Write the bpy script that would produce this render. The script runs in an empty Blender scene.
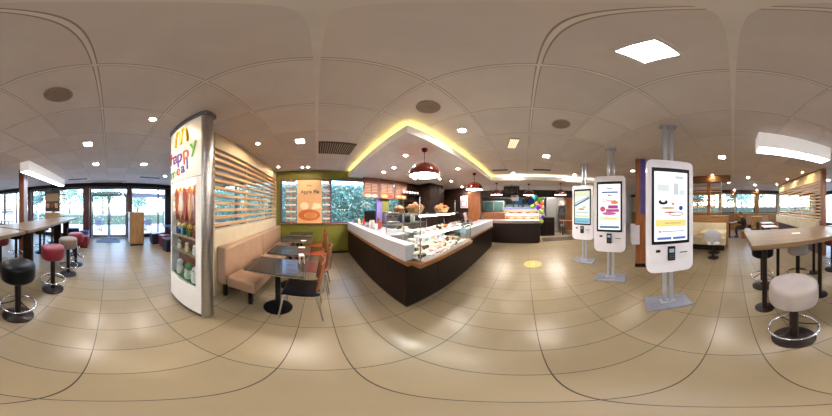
import bpy, bmesh, math, random
from mathutils import Vector, Matrix
PI = math.pi
R = math.radians
S = bpy.context.scene
COL = S.collection
random.seed(7)

# ------------------------------------------------------------------ camera, world, exposure
cd = bpy.data.cameras.new('camera')
cam = bpy.data.objects.new('camera', cd); COL.objects.link(cam)
cam.location = (0, 0, 1.5)
cam.rotation_euler = (R(90), 0, R(-42.84))
cd.type = 'PANO'
try:
    cd.cycles.panorama_type = 'EQUIRECTANGULAR'
except Exception:
    pass
try:
    cd.panorama_type = 'EQUIRECTANGULAR'
except Exception:
    pass
cd.clip_start = 0.02; cd.clip_end = 300
S.camera = cam
W = bpy.data.worlds.new('world'); S.world = W
W.use_nodes = True
wn = W.node_tree
bg = wn.nodes['Background']
sky = wn.nodes.new('ShaderNodeTexSky')
sky.sky_type = 'NISHITA'
sky.sun_disc = False
sky.sun_elevation = R(48); sky.sun_rotation = R(150)
sky.air_density = 1.0; sky.dust_density = 1.0; sky.ozone_density = 1.5
wn.links.new(sky.outputs[0], bg.inputs[0])
SKY = 1.9
bg.inputs[1].default_value = SKY
K = 1.0                      # strength of the room's lamps, added soffit spots included
S.view_settings.view_transform = 'Standard'
S.view_settings.look = 'None'
S.view_settings.gamma = 1
S.view_settings.use_curve_mapping = False
S.view_settings.exposure = 0.14
try:
    S.cycles.use_denoising = True
    S.cycles.max_bounces = 10
    S.cycles.diffuse_bounces = 5
    S.cycles.transparent_max_bounces = 24
    S.cycles.sample_clamp_indirect = 6
    S.cycles.caustics_reflective = False
    S.cycles.caustics_refractive = False
except Exception:
    pass

# ------------------------------------------------------------------ materials
def col(c):
    if isinstance(c, str):
        c = c.lstrip('#'); c = [int(c[i:i+2], 16)/255 for i in (0, 2, 4)]
        c = [x/12.92 if x <= 0.04045 else ((x+0.055)/1.055)**2.4 for x in c]
    return (c[0], c[1], c[2], 1)
def mat(name, c, rough=0.5, metal=0.0, var=0.06, scale=6, bump=0.0, bscale=60, coat=0.0, stretch=(1, 1, 1), spec=0.5):
    m = bpy.data.materials.new(name); m.use_nodes = True
    nt = m.node_tree; b = nt.nodes['Principled BSDF']
    b.inputs['Roughness'].default_value = rough; b.inputs['Metallic'].default_value = metal
    b.inputs['Coat Weight'].default_value = coat; b.inputs['Specular IOR Level'].default_value = spec
    tc = nt.nodes.new('ShaderNodeTexCoord'); mp = nt.nodes.new('ShaderNodeMapping')
    mp.inputs['Scale'].default_value = stretch
    nt.links.new(tc.outputs['Object'], mp.inputs[0])
    n = nt.nodes.new('ShaderNodeTexNoise'); n.inputs['Scale'].default_value = scale; n.inputs['Detail'].default_value = 5
    nt.links.new(mp.outputs[0], n.inputs['Vector'])
    r = nt.nodes.new('ShaderNodeValToRGB')
    c = col(c)
    r.color_ramp.elements[0].color = (c[0]*(1-var*2), c[1]*(1-var*2), c[2]*(1-var*2), 1)
    r.color_ramp.elements[1].color = (min(1, c[0]*(1+var*2)), min(1, c[1]*(1+var*2)), min(1, c[2]*(1+var*2)), 1)
    r.color_ramp.elements[0].position = 0.3; r.color_ramp.elements[1].position = 0.7
    nt.links.new(n.outputs['Fac'], r.inputs[0]); nt.links.new(r.outputs[0], b.inputs['Base Color'])
    if bump:
        n2 = nt.nodes.new('ShaderNodeTexNoise'); n2.inputs['Scale'].default_value = bscale
        nt.links.new(mp.outputs[0], n2.inputs['Vector'])
        bp = nt.nodes.new('ShaderNodeBump'); bp.inputs['Strength'].default_value = bump; bp.inputs['Distance'].default_value = 0.01
        nt.links.new(n2.outputs['Fac'], bp.inputs['Height']); nt.links.new(bp.outputs[0], b.inputs['Normal'])
    return m
def wood(name, c1, c2, axis=0, scale=4, rough=0.35, coat=0.1):
    """long grain running along one object axis"""
    m = bpy.data.materials.new(name); m.use_nodes = True
    nt = m.node_tree; b = nt.nodes['Principled BSDF']
    b.inputs['Roughness'].default_value = rough; b.inputs['Coat Weight'].default_value = coat
    tc = nt.nodes.new('ShaderNodeTexCoord'); mp = nt.nodes.new('ShaderNodeMapping')
    s = [8, 8, 8]; s[axis] = 0.6
    mp.inputs['Scale'].default_value = s
    nt.links.new(tc.outputs['Object'], mp.inputs[0])
    n = nt.nodes.new('ShaderNodeTexNoise'); n.inputs['Scale'].default_value = scale; n.inputs['Detail'].default_value = 6; n.inputs['Distortion'].default_value = 0.4
    nt.links.new(mp.outputs[0], n.inputs['Vector'])
    r = nt.nodes.new('ShaderNodeValToRGB')
    r.color_ramp.elements[0].color = col(c1); r.color_ramp.elements[0].position = 0.35
    r.color_ramp.elements[1].color = col(c2); r.color_ramp.elements[1].position = 0.65
    nt.links.new(n.outputs['Fac'], r.inputs[0]); nt.links.new(r.outputs[0], b.inputs['Base Color'])
    return m
def emit(name, c, s, var=0.0):
    m = bpy.data.materials.new(name); m.use_nodes = True
    nt = m.node_tree; nt.nodes.remove(nt.nodes['Principled BSDF'])
    e = nt.nodes.new('ShaderNodeEmission'); e.inputs[0].default_value = col(c); e.inputs[1].default_value = s
    nt.links.new(e.outputs[0], nt.nodes['Material Output'].inputs[0])
    return m
def glass(name, tint=(0.93, 0.97, 0.97), refl=1.0):
    m = bpy.data.materials.new(name); m.use_nodes = True
    nt = m.node_tree; nt.nodes.remove(nt.nodes['Principled BSDF'])
    t = nt.nodes.new('ShaderNodeBsdfTransparent'); t.inputs[0].default_value = (*tint, 1)
    g = nt.nodes.new('ShaderNodeBsdfGlossy'); g.inputs['Roughness'].default_value = 0.02
    lw = nt.nodes.new('ShaderNodeLayerWeight'); lw.inputs[0].default_value = 0.5
    pw = nt.nodes.new('ShaderNodeMath'); pw.operation = 'POWER'; pw.inputs[1].default_value = 4.0
    f = nt.nodes.new('ShaderNodeMath'); f.operation = 'MULTIPLY_ADD'; f.inputs[1].default_value = 0.45; f.inputs[2].default_value = 0.02
    nt.links.new(lw.outputs['Facing'], pw.inputs[0]); nt.links.new(pw.outputs[0], f.inputs[0])
    mx = nt.nodes.new('ShaderNodeMixShader')
    nt.links.new(f.outputs[0], mx.inputs[0]); nt.links.new(t.outputs[0], mx.inputs[1]); nt.links.new(g.outputs[0], mx.inputs[2])
    nt.links.new(mx.outputs[0], nt.nodes['Material Output'].inputs[0])
    return m
def tiled(name, base, line, ox, px, oy, py, lw, rough, var, spec_noise=True, bump=0.1, warm=None):
    """rectangular tiles laid in X and Y with grout lines of their own colour"""
    m = bpy.data.materials.new(name); m.use_nodes = True
    nt = m.node_tree; b = nt.nodes['Principled BSDF']; L = nt.links.new
    tc = nt.nodes.new('ShaderNodeTexCoord'); sp = nt.nodes.new('ShaderNodeSeparateXYZ'); L(tc.outputs['Object'], sp.inputs[0])
    def mth(op, a, bb=None, c=None):
        n = nt.nodes.new('ShaderNodeMath'); n.operation = op
        for i, v in enumerate((a, bb, c)):
            if v is None: continue
            if isinstance(v, (int, float)): n.inputs[i].default_value = v
            else: L(v, n.inputs[i])
        return n.outputs[0]
    cells = []; masks = []
    for ax, o, p in ((0, ox, px), (1, oy, py)):
        u = mth('DIVIDE', mth('SUBTRACT', sp.outputs[ax], o), p)
        f = mth('FLOOR', u); fr = mth('SUBTRACT', u, f)
        dd = mth('MULTIPLY', mth('MINIMUM', fr, mth('SUBTRACT', 1.0, fr)), p)
        masks.append(mth('LESS_THAN', dd, lw)); cells.append(f)
    mask = mth('MAXIMUM', masks[0], masks[1])
    cb = nt.nodes.new('ShaderNodeCombineXYZ'); L(cells[0], cb.inputs[0]); L(cells[1], cb.inputs[1])
    wnz = nt.nodes.new('ShaderNodeTexWhiteNoise'); L(cb.outputs[0], wnz.inputs['Vector'])
    nz = nt.nodes.new('ShaderNodeTexNoise'); nz.inputs['Scale'].default_value = 3.5; nz.inputs['Detail'].default_value = 6
    L(tc.outputs['Object'], nz.inputs['Vector'])
    v = mth('ADD', mth('MULTIPLY', mth('SUBTRACT', wnz.outputs['Value'], 0.5), var), mth('MULTIPLY', mth('SUBTRACT', nz.outputs['Fac'], 0.5), var*1.3))
    k = mth('ADD', v, 1.0)
    vm = nt.nodes.new('ShaderNodeVectorMath'); vm.operation = 'SCALE'
    vm.inputs[0].default_value = col(base)[:3]; L(k, vm.inputs['Scale'])
    mx = nt.nodes.new('ShaderNodeMix'); mx.data_type = 'RGBA'
    L(mask, mx.inputs[0]); L(vm.outputs[0], mx.inputs[6]); mx.inputs[7].default_value = col(line)
    L(mx.outputs[2], b.inputs['Base Color'])
    rr = mth('ADD', mth('MULTIPLY', mth('SUBTRACT', nz.outputs['Fac'], 0.5), 0.05), rough)
    L(rr, b.inputs['Roughness'])
    if bump:
        n2 = nt.nodes.new('ShaderNodeTexNoise'); n2.inputs['Scale'].default_value = 9; L(tc.outputs['Object'], n2.inputs['Vector'])
        bp = nt.nodes.new('ShaderNodeBump'); bp.inputs['Strength'].default_value = bump; bp.inputs['Distance'].default_value = 0.01
        L(n2.outputs['Fac'], bp.inputs['Height']); L(bp.outputs[0], b.inputs['Normal'])
    return m

M = dict(
    floor=tiled('floor_tiles', '#84775f', '#2c241c', .155, .3235, -.10, .64, .0032, .305, .16),
    ceil=tiled('ceiling_tiles', '#ded8d6', '#a29890', 0, .652, -.07, .652, .016, .85, .16, bump=0.0),
    tbar=mat('ceiling_bar', '#e6e2de', .5, var=.03),
    green=mat('olive_paint', '#6c6c22', .5, var=.04, bump=.05),
    cream=mat('cream_paint', '#cfc0a0', .55, var=.03),
    white=mat('white_paint', '#dedad6', .5, var=.02),
    soffit=mat('soffit_white', '#f4f2f2', .45, var=.02),
    fascia=mat('dark_fascia', '#221a1c', .45, var=.08, spec=.25),
    brownwall=mat('dark_brown_laminate', '#24150f', .4, var=.1, spec=.25),
    wallpanel=mat('plum_panel', '#5c4a4c', .5, var=.06),
    redframe=mat('oxblood_frame', '#4a2024', .4, var=.06),
    oak_x=wood('oak_x', '#8e6a44', '#b8946a', 0), oak_y=wood('oak_y', '#8e6a44', '#b8946a', 1), oak_z=wood('oak_z', '#7a5834', '#9a764c', 2),
    tab=wood('table_oak', '#5e4a36', '#7c6448', 0, rough=.38, coat=.05),
    owood=wood('orange_wood', '#784424', '#985e34', 2),
    tanwood=wood('tan_wood', '#8a6238', '#a8804c', 0),
    slat=wood('slat_oak', '#b88a58', '#dcb888', 1, rough=.4), slatx=wood('slat_oak_x', '#b88a58', '#dcb888', 0, rough=.4),
    trimw=wood('trim_wood', '#7e4e2a', '#a06c3e', 0), trimwy=wood('trim_wood_y', '#7e4e2a', '#a06c3e', 1),
    steel=mat('brushed_steel', '#b4b2b0', .3, 1.0, var=.05, stretch=(1, 1, 12)),
    chrome=mat('chrome', '#c9c9cb', .16, 1.0, var=.02),
    grille=mat('grille_metal', '#4a4038', .5, .2),
    speaker=mat('speaker_mesh', '#8e8074', .8, var=.1, scale=60),
    dark=mat('black_metal', '#1c1411', .35, 0, var=.08, spec=.25),
    black=mat('black_plastic', '#0e0f11', .3, var=.08, spec=.25),
    navy=mat('navy_vinyl', '#1b2030', .38, var=.08),
    blackv=mat('black_vinyl', '#07090e', .3, var=.1, spec=.16),
    redv=mat('red_vinyl', '#6e1024', .4, var=.06), taupev=mat('taupe_vinyl', '#6e6156', .42, var=.05),
    beigev=mat('beige_vinyl', '#968e8c', .45, var=.04, bump=.05), tanv=mat('tan_vinyl', '#a4866c', .42, var=.05, bump=.06, coat=.1),
    bluev=mat('blue_vinyl', '#2a3f66', .45, var=.06), creamv=mat('cream_vinyl', '#dccfae', .45, var=.04),
    kiosk=mat('kiosk_white', '#e4e2ea', .35, var=.015, coat=.2),
    kmetal=mat('kiosk_grey_metal', '#b4bac8', .35, .4, var=.04),
    paper=mat('paper', '#e4ded2', .7, var=.03), stone=mat('grey_stone_top', '#79757a', .3, var=.06, scale=30),
    band=mat('white_counter_band', '#b9b9bf', .35, var=.02), dtable=mat('dark_table_top', '#262422', .25, var=.1, coat=.3),
    edge=mat('table_edge', '#8c7a66', .5), orange=mat('orange_shell', '#a2482a', .35, var=.05), pinkshell=mat('faded_red_shell', '#8c4c40', .4, var=.05),
    plybrown=wood('plywood_back', '#6a3e22', '#8e5a36', 2), glass=glass('clear_glass'), wglass=glass('window_glass', (.96, .98, .99)),
    pendant=mat('red_lamp_enamel', '#5c130f', .2, var=.03, coat=.4), pin=mat('lamp_inner_white', '#e8e2d8', .5),
    asphalt=mat('paving_outside', '#c4c2be', .9, var=.08), leaf=mat('leaf_green', '#a0b8a4', .6, var=.3, scale=12), leaf2=mat('leaf_teal', '#6a9a90', .6, var=.3, scale=12),
    bark=mat('bark', '#5a4a3c', .9, var=.2), bread=mat('bread_crust', '#b0672c', .6, var=.2, scale=20, bump=.3), wick=mat('wicker', '#8a5a2a', .7, var=.25, scale=60, bump=.5),
    cake=mat('cake_cream', '#e6dcc6', .5, var=.06), choc=mat('chocolate', '#4a2818', .4, var=.15), tray=mat('tray_white', '#e8e8ea', .3, var=.02),
    mat=mat('entrance_mat', '#5f6c7c', .95, var=.15, scale=40), brick=mat('terracotta', '#9c5a40', .7, var=.15),
    skin=mat('skin', '#c49478', .5, var=.04), cloth=mat('black_cloth', '#141519', .85, var=.15, bump=.2), jeans=mat('dark_trousers', '#22242e', .85, var=.15), hair=mat('dark_hair', '#2a2220', .7, var=.2, bump=.4, bscale=120),
    grey=mat('grey_cabinet', '#8c8e92', .4, .2, var=.04), lgrey=mat('light_grey_wall', '#b8b6b2', .5, var=.03),
    purple=mat('purple_panel', '#4a4a92', .4, var=.1), stickerc=mat('yellow_floor_sticker', '#c9a45a', .4, var=.05), stick2=mat('pale_sticker', '#d9c796', .4),
    redp=mat('red_plastic', '#b02020', .35, var=.05), shellw=mat('white_chair_shell', '#b9bcc4', .35, var=.02),
    crystal=mat('toy_orange', '#d07030', .5, var=.3, scale=25),
)
def flat(c, r=.5):
    k = 'flat_' + c.lstrip('#')
    if k not in M: M[k] = mat('paint_' + c.lstrip('#'), c, r, var=.02)
    return M[k]
def glow(c, s):
    k = 'glow_%s_%g' % (c.lstrip('#'), s)
    if k not in M: M[k] = emit('lit_' + c.lstrip('#'), c, s)
    return M[k]
LAMP = emit('downlight_glow', '#fff4e8', 540*K)
LAMPW = emit('warm_spot_glow', '#ffdcae', 700*K)
SPOT = emit('soffit_spot_glow', '#fff2ea', 3800*K)
PANEL = emit('panel_glow', '#f4f2ff', 60*K)
TUBE = emit('tube_glow', '#f2f2ff', 18*K)
COVE = emit('cove_glow', '#ffe27a', 11*K)
COVEW = emit('cove_glow_white', '#ffefd0', 9*K)
BULB = emit('pendant_glow', '#fff0e0', 22*K)
CASE = emit('case_light', '#fff6e6', 30*K)

# ------------------------------------------------------------------ mesh helpers
class MB:
    def __init__(s): s.b = bmesh.new()
    def _xf(s, vs, mtx):
        if mtx is not None:
            for v in vs: v.co = mtx @ v.co
    def box(s, x0, x1, y0, y1, z0, z1, mtx=None):
        vs = [s.b.verts.new((x, y, z)) for z in (z0, z1) for y in (y0, y1) for x in (x0, x1)]
        for f in ((0, 2, 3, 1), (4, 5, 7, 6), (0, 1, 5, 4), (2, 6, 7, 3), (0, 4, 6, 2), (1, 3, 7, 5)):
            s.b.faces.new([vs[i] for i in f])
        s._xf(vs, mtx); return s
    def lathe(s, prof, c=(0, 0, 0), seg=28, mtx=None, cap=True):
        rings = []; allv = []
        for r, z in prof:
            if r < 1e-5:
                v = s.b.verts.new((c[0], c[1], c[2]+z)); rings.append([v]); allv.append(v)
            else:
                ring = [s.b.verts.new((c[0]+r*math.cos(2*PI*i/seg), c[1]+r*math.sin(2*PI*i/seg), c[2]+z)) for i in range(seg)]
                rings.append(ring); allv += ring
        for a, bb in zip(rings, rings[1:]):
            for i in range(seg):
                j = (i+1) % seg
                if len(a) == 1 and len(bb) == 1: continue
                if len(a) == 1: s.b.faces.new((a[0], bb[j], bb[i]))
                elif len(bb) == 1: s.b.faces.new((a[i], a[j], bb[0]))
                else: s.b.faces.new((a[i], a[j], bb[j], bb[i]))
        if cap:
            if len(rings[0]) > 1: s.b.faces.new(rings[0][::-1])
            if len(rings[-1]) > 1: s.b.faces.new(rings[-1])
        s._xf(allv, mtx); return s
    def cyl(s, c, r, h, seg=24, r2=None, mtx=None):
        return s.lathe([(r, 0), (r if r2 is None else r2, h)], c, seg, mtx)
    def tube(s, pts, r, seg=10, closed=False):
        pts = [Vector(p) for p in pts]; n = len(pts); rings = []
        up = Vector((0, 0, 1)); last = None
        for i, p in enumerate(pts):
            if closed: d = pts[(i+1) % n]-pts[i-1]
            else: d = pts[min(i+1, n-1)]-pts[max(i-1, 0)]
            d.normalize()
            if last is None:
                a = d.cross(up)
                if a.length < 1e-3: a = d.cross(Vector((1, 0, 0)))
            else: a = last-d*last.dot(d)
            a.normalize(); bb = d.cross(a); last = a
            rr = r[i] if isinstance(r, (list, tuple)) else r
            rings.append([s.b.verts.new(p+a*rr*math.cos(2*PI*k/seg)+bb*rr*math.sin(2*PI*k/seg)) for k in range(seg)])
        rng = range(n) if closed else range(n-1)
        for i in rng:
            A, B = rings[i], rings[(i+1) % n]
            for k in range(seg):
                l = (k+1) % seg
                s.b.faces.new((A[k], A[l], B[l], B[k]))
        if not closed:
            s.b.faces.new(rings[0][::-1]); s.b.faces.new(rings[-1])
        return s
    def ring(s, c, R_, r, seg=32, s2=10):
        return s.tube([(c[0]+R_*math.cos(2*PI*i/seg), c[1]+R_*math.sin(2*PI*i/seg), c[2]) for i in range(seg)], r, s2, True)
    def prism(s, poly, a0, a1, plane='xy', mtx=None):
        def P(u, v, w):
            return {'xy': (u, v, w), 'xz': (u, w, v), 'yz': (w, u, v)}[plane]
        A = [s.b.verts.new(P(u, v, a0)) for u, v in poly]; B = [s.b.verts.new(P(u, v, a1)) for u, v in poly]
        n = len(poly)
        s.b.faces.new(A[::-1]); s.b.faces.new(B)
        for i in range(n):
            j = (i+1) % n; s.b.faces.new((A[i], A[j], B[j], B[i]))
        s._xf(A+B, mtx); return s
    def sphere(s, c, rx, ry=None, rz=None, seg=16, mtx=None):
        ry = ry or rx; rz = rz or rx; h = seg//2
        prof = [(math.sin(PI*i/h), -math.cos(PI*i/h)) for i in range(h+1)]
        prof[0] = (0, -1); prof[-1] = (0, 1)
        mm = Matrix.Translation(c) @ (mtx or Matrix.Identity(4)) @ Matrix.Diagonal((rx, ry, rz, 1))
        return s.lathe(prof, (0, 0, 0), seg, mm)
    def leaves(s, pts_fn, n, sz, rnd):
        for _ in range(n):
            p = Vector(pts_fn(rnd)); a = Vector((rnd.gauss(0, 1), rnd.gauss(0, 1), rnd.gauss(0, 1))).normalized()
            bb = a.cross(Vector((rnd.gauss(0, 1), rnd.gauss(0, 1), rnd.gauss(0, 1)))).normalized()
            k = sz*rnd.uniform(.6, 1.3)
            s.b.faces.new([s.b.verts.new(q) for q in (p-a*k, p+bb*k*.5, p+a*k, p-bb*k*.5)])
        return s
    def build(s, name, m, parent=None, bevel=0, smooth=True, loc=None, recalc=True):
        if recalc: bmesh.ops.recalc_face_normals(s.b, faces=s.b.faces)
        me = bpy.data.meshes.new(name); s.b.to_mesh(me); s.b.free()
        me.materials.append(m)
        if smooth:
            me.polygons.foreach_set('use_smooth', [True]*len(me.polygons))
            try: me.set_sharp_from_angle(angle=R(38))
            except Exception: pass
        o = bpy.data.objects.new(name, me); COL.objects.link(o)
        if parent is not None: o.parent = parent
        if loc is not None: o.location = loc
        if bevel:
            md = o.modifiers.new('bevel', 'BEVEL'); md.width = bevel; md.segments = 2; md.limit_method = 'ANGLE'; md.angle_limit = R(50)
        return o
def tag(o, label=None, cat=None, group=None, kind=None):
    if label: o['label'] = label
    if cat: o['category'] = cat
    if group: o['group'] = group
    if kind: o['kind'] = kind
    return o
def thing(name, label, cat, loc=(0, 0, 0), rz=0, group=None):
    o = bpy.data.objects.new(name, None); COL.objects.link(o)
    o.empty_display_size = .05
    o.location = loc; o.rotation_euler = (0, 0, rz)
    return tag(o, label, cat, group)
def struct(o): o['kind'] = 'structure'; return o
def kids(o): return KIDS.get(o.name, [])
def dup(root, loc, rz, label, group=None):
    def rec(o, parent):
        c = o.copy(); COL.objects.link(c); c.parent = parent
        for ch in [x for x in bpy.data.objects if x.parent == o]: rec(ch, c)
        return c
    r = rec(root, None); r.location = loc; r.rotation_euler = (0, 0, rz); r['label'] = label
    if group: r['group'] = group
    return r
def text(body, size, m, mtx, parent, name='lettering', ext=.002, sx=1.0):
    cu = bpy.data.curves.new('t', 'FONT'); cu.body = body; cu.size = size; cu.extrude = ext; cu.align_x = 'CENTER'; cu.align_y = 'CENTER'
    cu.offset = size*.012
    ob = bpy.data.objects.new('t', cu); COL.objects.link(ob)
    bpy.context.view_layer.update()
    me = bpy.data.meshes.new_from_object(ob.evaluated_get(bpy.context.evaluated_depsgraph_get()))
    bpy.data.objects.remove(ob); bpy.data.curves.remove(cu)
    me.transform(mtx @ Matrix.Diagonal((sx, 1, 1, 1)))
    me.materials.clear(); me.materials.append(m)
    o = bpy.data.objects.new(name, me); COL.objects.link(o); o.parent = parent
    return o
def T(x, y, z): return Matrix.Translation((x, y, z))
def RX(a): return Matrix.Rotation(a, 4, 'X')
def RY(a): return Matrix.Rotation(a, 4, 'Y')
def RZ(a): return Matrix.Rotation(a, 4, 'Z')

H = 2.73
XW, XE, YS, YN = -6.5, 8.6, -9.0, 4.2

# ------------------------------------------------------------------ room shell
struct(MB().box(XW-.2, XE+.2, YS-.2, YN+.2, -.1, 0).build('floor', M['floor'], smooth=False))
struct(MB().box(XW-.2, XE+.2, YS-.2, YN+.2, H, H+.1).build('ceiling', M['ceil'], smooth=False))
g = MB()
k = -9
x = -9*.652
while x < XE:
    if x > XW: g.box(x-(.017 if abs(x) < .1 else .010), x+(.017 if abs(x) < .1 else .010), YS, YN, H-.004, H+.01)
    x += .652
y = -.07-13*.652
while y < YN:
    if y > YS: g.box(XW, XE, y-.009, y+.009, H-.003, H+.01)
    y += .652
struct(g.build('trim_1', M['tbar'], smooth=False))
def wall(name, m, fixed, a0, a1, openings, axis, th=.2, z1=H):
    """a wall plane at `fixed`; openings (u0,u1,z0,z1) are left free"""
    b = MB()
    def bx(u0, u1, z0, z1_):
        if u1-u0 < 1e-4 or z1_-z0 < 1e-4: return
        if axis == 'x': b.box(min(fixed, fixed+th), max(fixed, fixed+th), u0, u1, z0, z1_)
        else: b.box(u0, u1, min(fixed, fixed+th), max(fixed, fixed+th), z0, z1_)
    u = a0
    for (u0, u1, z0, zz1) in sorted(openings):
        bx(u, u0, 0, z1); bx(u0, u1, 0, z0); bx(u0, u1, zz1, z1); u = u1
    bx(u, a1, 0, z1)
    return struct(b.build(name, m, smooth=False))
wn_n = [0]
def window(fixed, axis, u0, u1, z0, z1, mull, fm, transom=None, fw=.05):
    wn_n[0] += 1
    root = struct(MB().build_empty('window_%d' % wn_n[0])) if False else bpy.data.objects.new('window_%d' % wn_n[0], None)
    COL.objects.link(root); struct(root)
    root.location = (fixed, (u0+u1)/2, 0) if axis == 'x' else ((u0+u1)/2, fixed, 0)
    ox, oy = root.location[0], root.location[1]
    b = MB()
    def bx(a0, a1, c0, c1, t=.05):
        if axis == 'x': b.box(-t, t, a0-oy, a1-oy, c0, c1)
        else: b.box(a0-ox, a1-ox, -t, t, c0, c1)
    bx(u0, u1, z0, z0+fw); bx(u0, u1, z1-fw, z1); bx(u0, u0+fw, z0+fw, z1-fw); bx(u1-fw, u1, z0+fw, z1-fw)
    for mu, w in mull: bx(mu-w/2, mu+w/2, z0+fw, z1-fw, .055)
    if transom: bx(u0+fw, u1-fw, transom-.03, transom+.03, .04)
    b.build('window_frame', fm, root, smooth=False)
    p = MB()
    if axis == 'x': p.box(-.006, .006, u0+fw-oy, u1-fw-oy, z0+fw, z1-fw)
    else: p.box(u0+fw-ox, u1-fw-ox, -.006, .006, z0+fw, z1-fw)
    p.build('pane', M['wglass'], root, smooth=False)
    return root
# west wall: entrance and windows
wall('wall_west', M['fascia'], XW, YS, YN, [(-8.6, -4.5, .35, 2.52), (-4.28, -1.25, .12, 2.52), (-.98, 1.0, 0, 2.5), (1.1, 3.0, .12, 2.52), (3.3, 4.1, .35, 2.5)], 'x', -.2)
window(XW-.08, 'x', -8.6, -4.5, .35, 2.52, [(-6.6, .08), (-5.5, .06)], M['redframe'])
window(XW-.08, 'x', -4.28, -1.25, .12, 2.52, [(-2.9, .07)], M['redframe'])
window(XW-.08, 'x', 1.1, 3.0, .12, 2.52, [(2.55, .05)], M['redframe'])
window(XW-.08, 'x', 3.3, 4.1, .35, 2.5, [], M['redframe'])
struct(MB().box(XW-.02, XW+.12, -1.22, -.98, 0, 2.56).box(XW-.02, XW+.12, .98, 1.1, 0, 2.56).box(XW-.02, XW+.12, -4.5, -4.28, 0, 2.56).build('trim_2', M['redframe'], bevel=.01))
struct(MB().box(XW, XW+.16, YS, YN, 2.54, H).build('trim_3', M['fascia'], smooth=False))
# entrance door
dr = bpy.data.objects.new('door_1', None); COL.objects.link(dr); struct(dr); dr.location = (XW-.08, 0, 0)
b = MB()
for (a0, a1, c0, c1) in ((-.96, -.88, 0, 2.48), (.90, .98, 0, 2.48), (-.88, .9, 2.22, 2.28), (-.88, .9, 2.44, 2.48)): b.box(-.05, .06, a0, a1, c0, c1)
b.build('door_frame', M['redframe'], dr, smooth=False)
for s_, (a0, a1) in enumerate(((-.87, 0.0), (.01, .89))):
    lf = MB().box(-.02, .02, a0, a0+.07, .02, 2.2).box(-.02, .02, a1-.07, a1, .02, 2.2).box(-.02, .02, a0+.07, a1-.07, .02, .14).box(-.02, .02, a0+.07, a1-.07, 2.1, 2.2).build('door_leaf', flat('#5a6478'), dr, smooth=False)
    MB().box(-.006, .006, a0+.07, a1-.07, .14, 2.1).build('pane', M['wglass'], lf, smooth=False)
    hy = a1-.035 if s_ == 0 else a0+.035
    MB().tube([(.02, hy, .9), (.07, hy, .92), (.07, hy, 1.35), (.02, hy, 1.37)], .012).build('door_handle', M['chrome'], lf)
MB().box(-.006, .006, -.88, .9, 2.28, 2.44).build('pane', M['wglass'], dr, smooth=False)
# north wall: olive part with window, and the part behind the slat partition
wall('wall_north', M['green'], YN, -1.33, 3.25, [(-1.2, 3.1, 1.0, 2.45)], 'y', .2)
wall('wall_northwest', M['cream'], YN, XW-.2, -1.33, [(-6.2, -1.5, .9, 2.45)], 'y', .2)
wall('wall_northeast', M['brownwall'], YN, 3.25, XE+.2, [], 'y', .2)
window(YN+.08, 'y', -1.2, 3.1, 1.0, 2.45, [(.42, .10), (2.1, .05)], flat('#5c5262'))
window(YN+.08, 'y', -6.2, -1.5, .9, 2.45, [(-4.6, .06), (-3.0, .06)], flat('#5c5262'))
struct(MB().box(-1.2, 3.1, YN-.05, YN+.06, .975, 1.0).build('trim_4', M['trimw'], bevel=.005))
struct(MB().box(2.25, 2.5, YN-.03, YN+.02, 1.0, 2.45).build('trim_5', M['green'], smooth=False))
struct(MB().box(2.02, 2.24, YN-.03, YN+.02, 1.0, 2.45).build('trim_6', flat('#6a5c96'), smooth=False))
# south wall
wall('wall_south', M['cream'], YS, XW-.2, XE+.2, [(-6.0, -3.3, 1.15, 2.5), (-3.1, -1.72, 1.15, 2.5), (-1.5, -.18, 1.15, 2.5), (-.12, .8, 1.15, 2.5), (.95, 3.8, 1.15, 2.5), (4.1, 7.8, 1.15, 2.5)], 'y', -.2)
window(YS-.08, 'y', -6.0, -3.3, 1.15, 2.5, [(-4.6, .06)], M['brownwall'])
window(YS-.08, 'y', -3.1, -1.72, 1.15, 2.5, [], M['brownwall'])
window(YS-.08, 'y', -1.5, -.18, 1.15, 2.5, [], M['brownwall'])
window(YS-.08, 'y', -.12, .8, 1.15, 2.5, [], M['brownwall'])
window(YS-.08, 'y', .95, 3.8, 1.15, 2.5, [(2.5, .06)], M['brownwall'])
window(YS-.08, 'y', 4.1, 7.8, 1.15, 2.5, [(5.9, .06)], M['brownwall'])
struct(MB().box(XW, XE, YS, YS+.05, 0, 1.12).build('trim_7', M['tanwood'], smooth=False))
struct(MB().box(XW, XE, YS, YS+.12, 2.52, H).build('trim_8', flat('#5a3a26'), smooth=False))
struct(MB().box(-1.72, -1.5, YS, YS+.06, 1.12, 2.52).build('trim_9', M['tanwood'], smooth=False))
# east wall and kitchen walls
wall('wall_east', M['lgrey'], XE, YS, YN, [], 'x', .2)
wall('wall_kitchen', M['owood'], 6.0, 2.1, 2.75, [], 'x', .12)
wall('wall_bakery', M['brownwall'], 6.0, 2.75, YN, [], 'x', .12)
struct(MB().box(6.0, 6.14, -3.2, 2.1, 2.0, 2.33).build('wall_bulkhead', M['brownwall'], smooth=False))
struct(MB().box(6.0, 6.14, -3.2, 2.1, 2.33, 2.52).build('wall_bulkhead_top', M['soffit'], smooth=False))
struct(MB().box(8.3, XE, -3.9, -2.6, 0, 2.5).build('wall_kitchen_side', M['owood'], smooth=False))
struct(MB().box(XW+.001, XW+.02, -1.0, 1.0, 0, .02).build('baseboard_west', M['fascia']))
struct(MB().box(-1.2, 1.0, YN-.015, YN, 0, .08).build('baseboard_north', M['fascia']))

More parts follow.
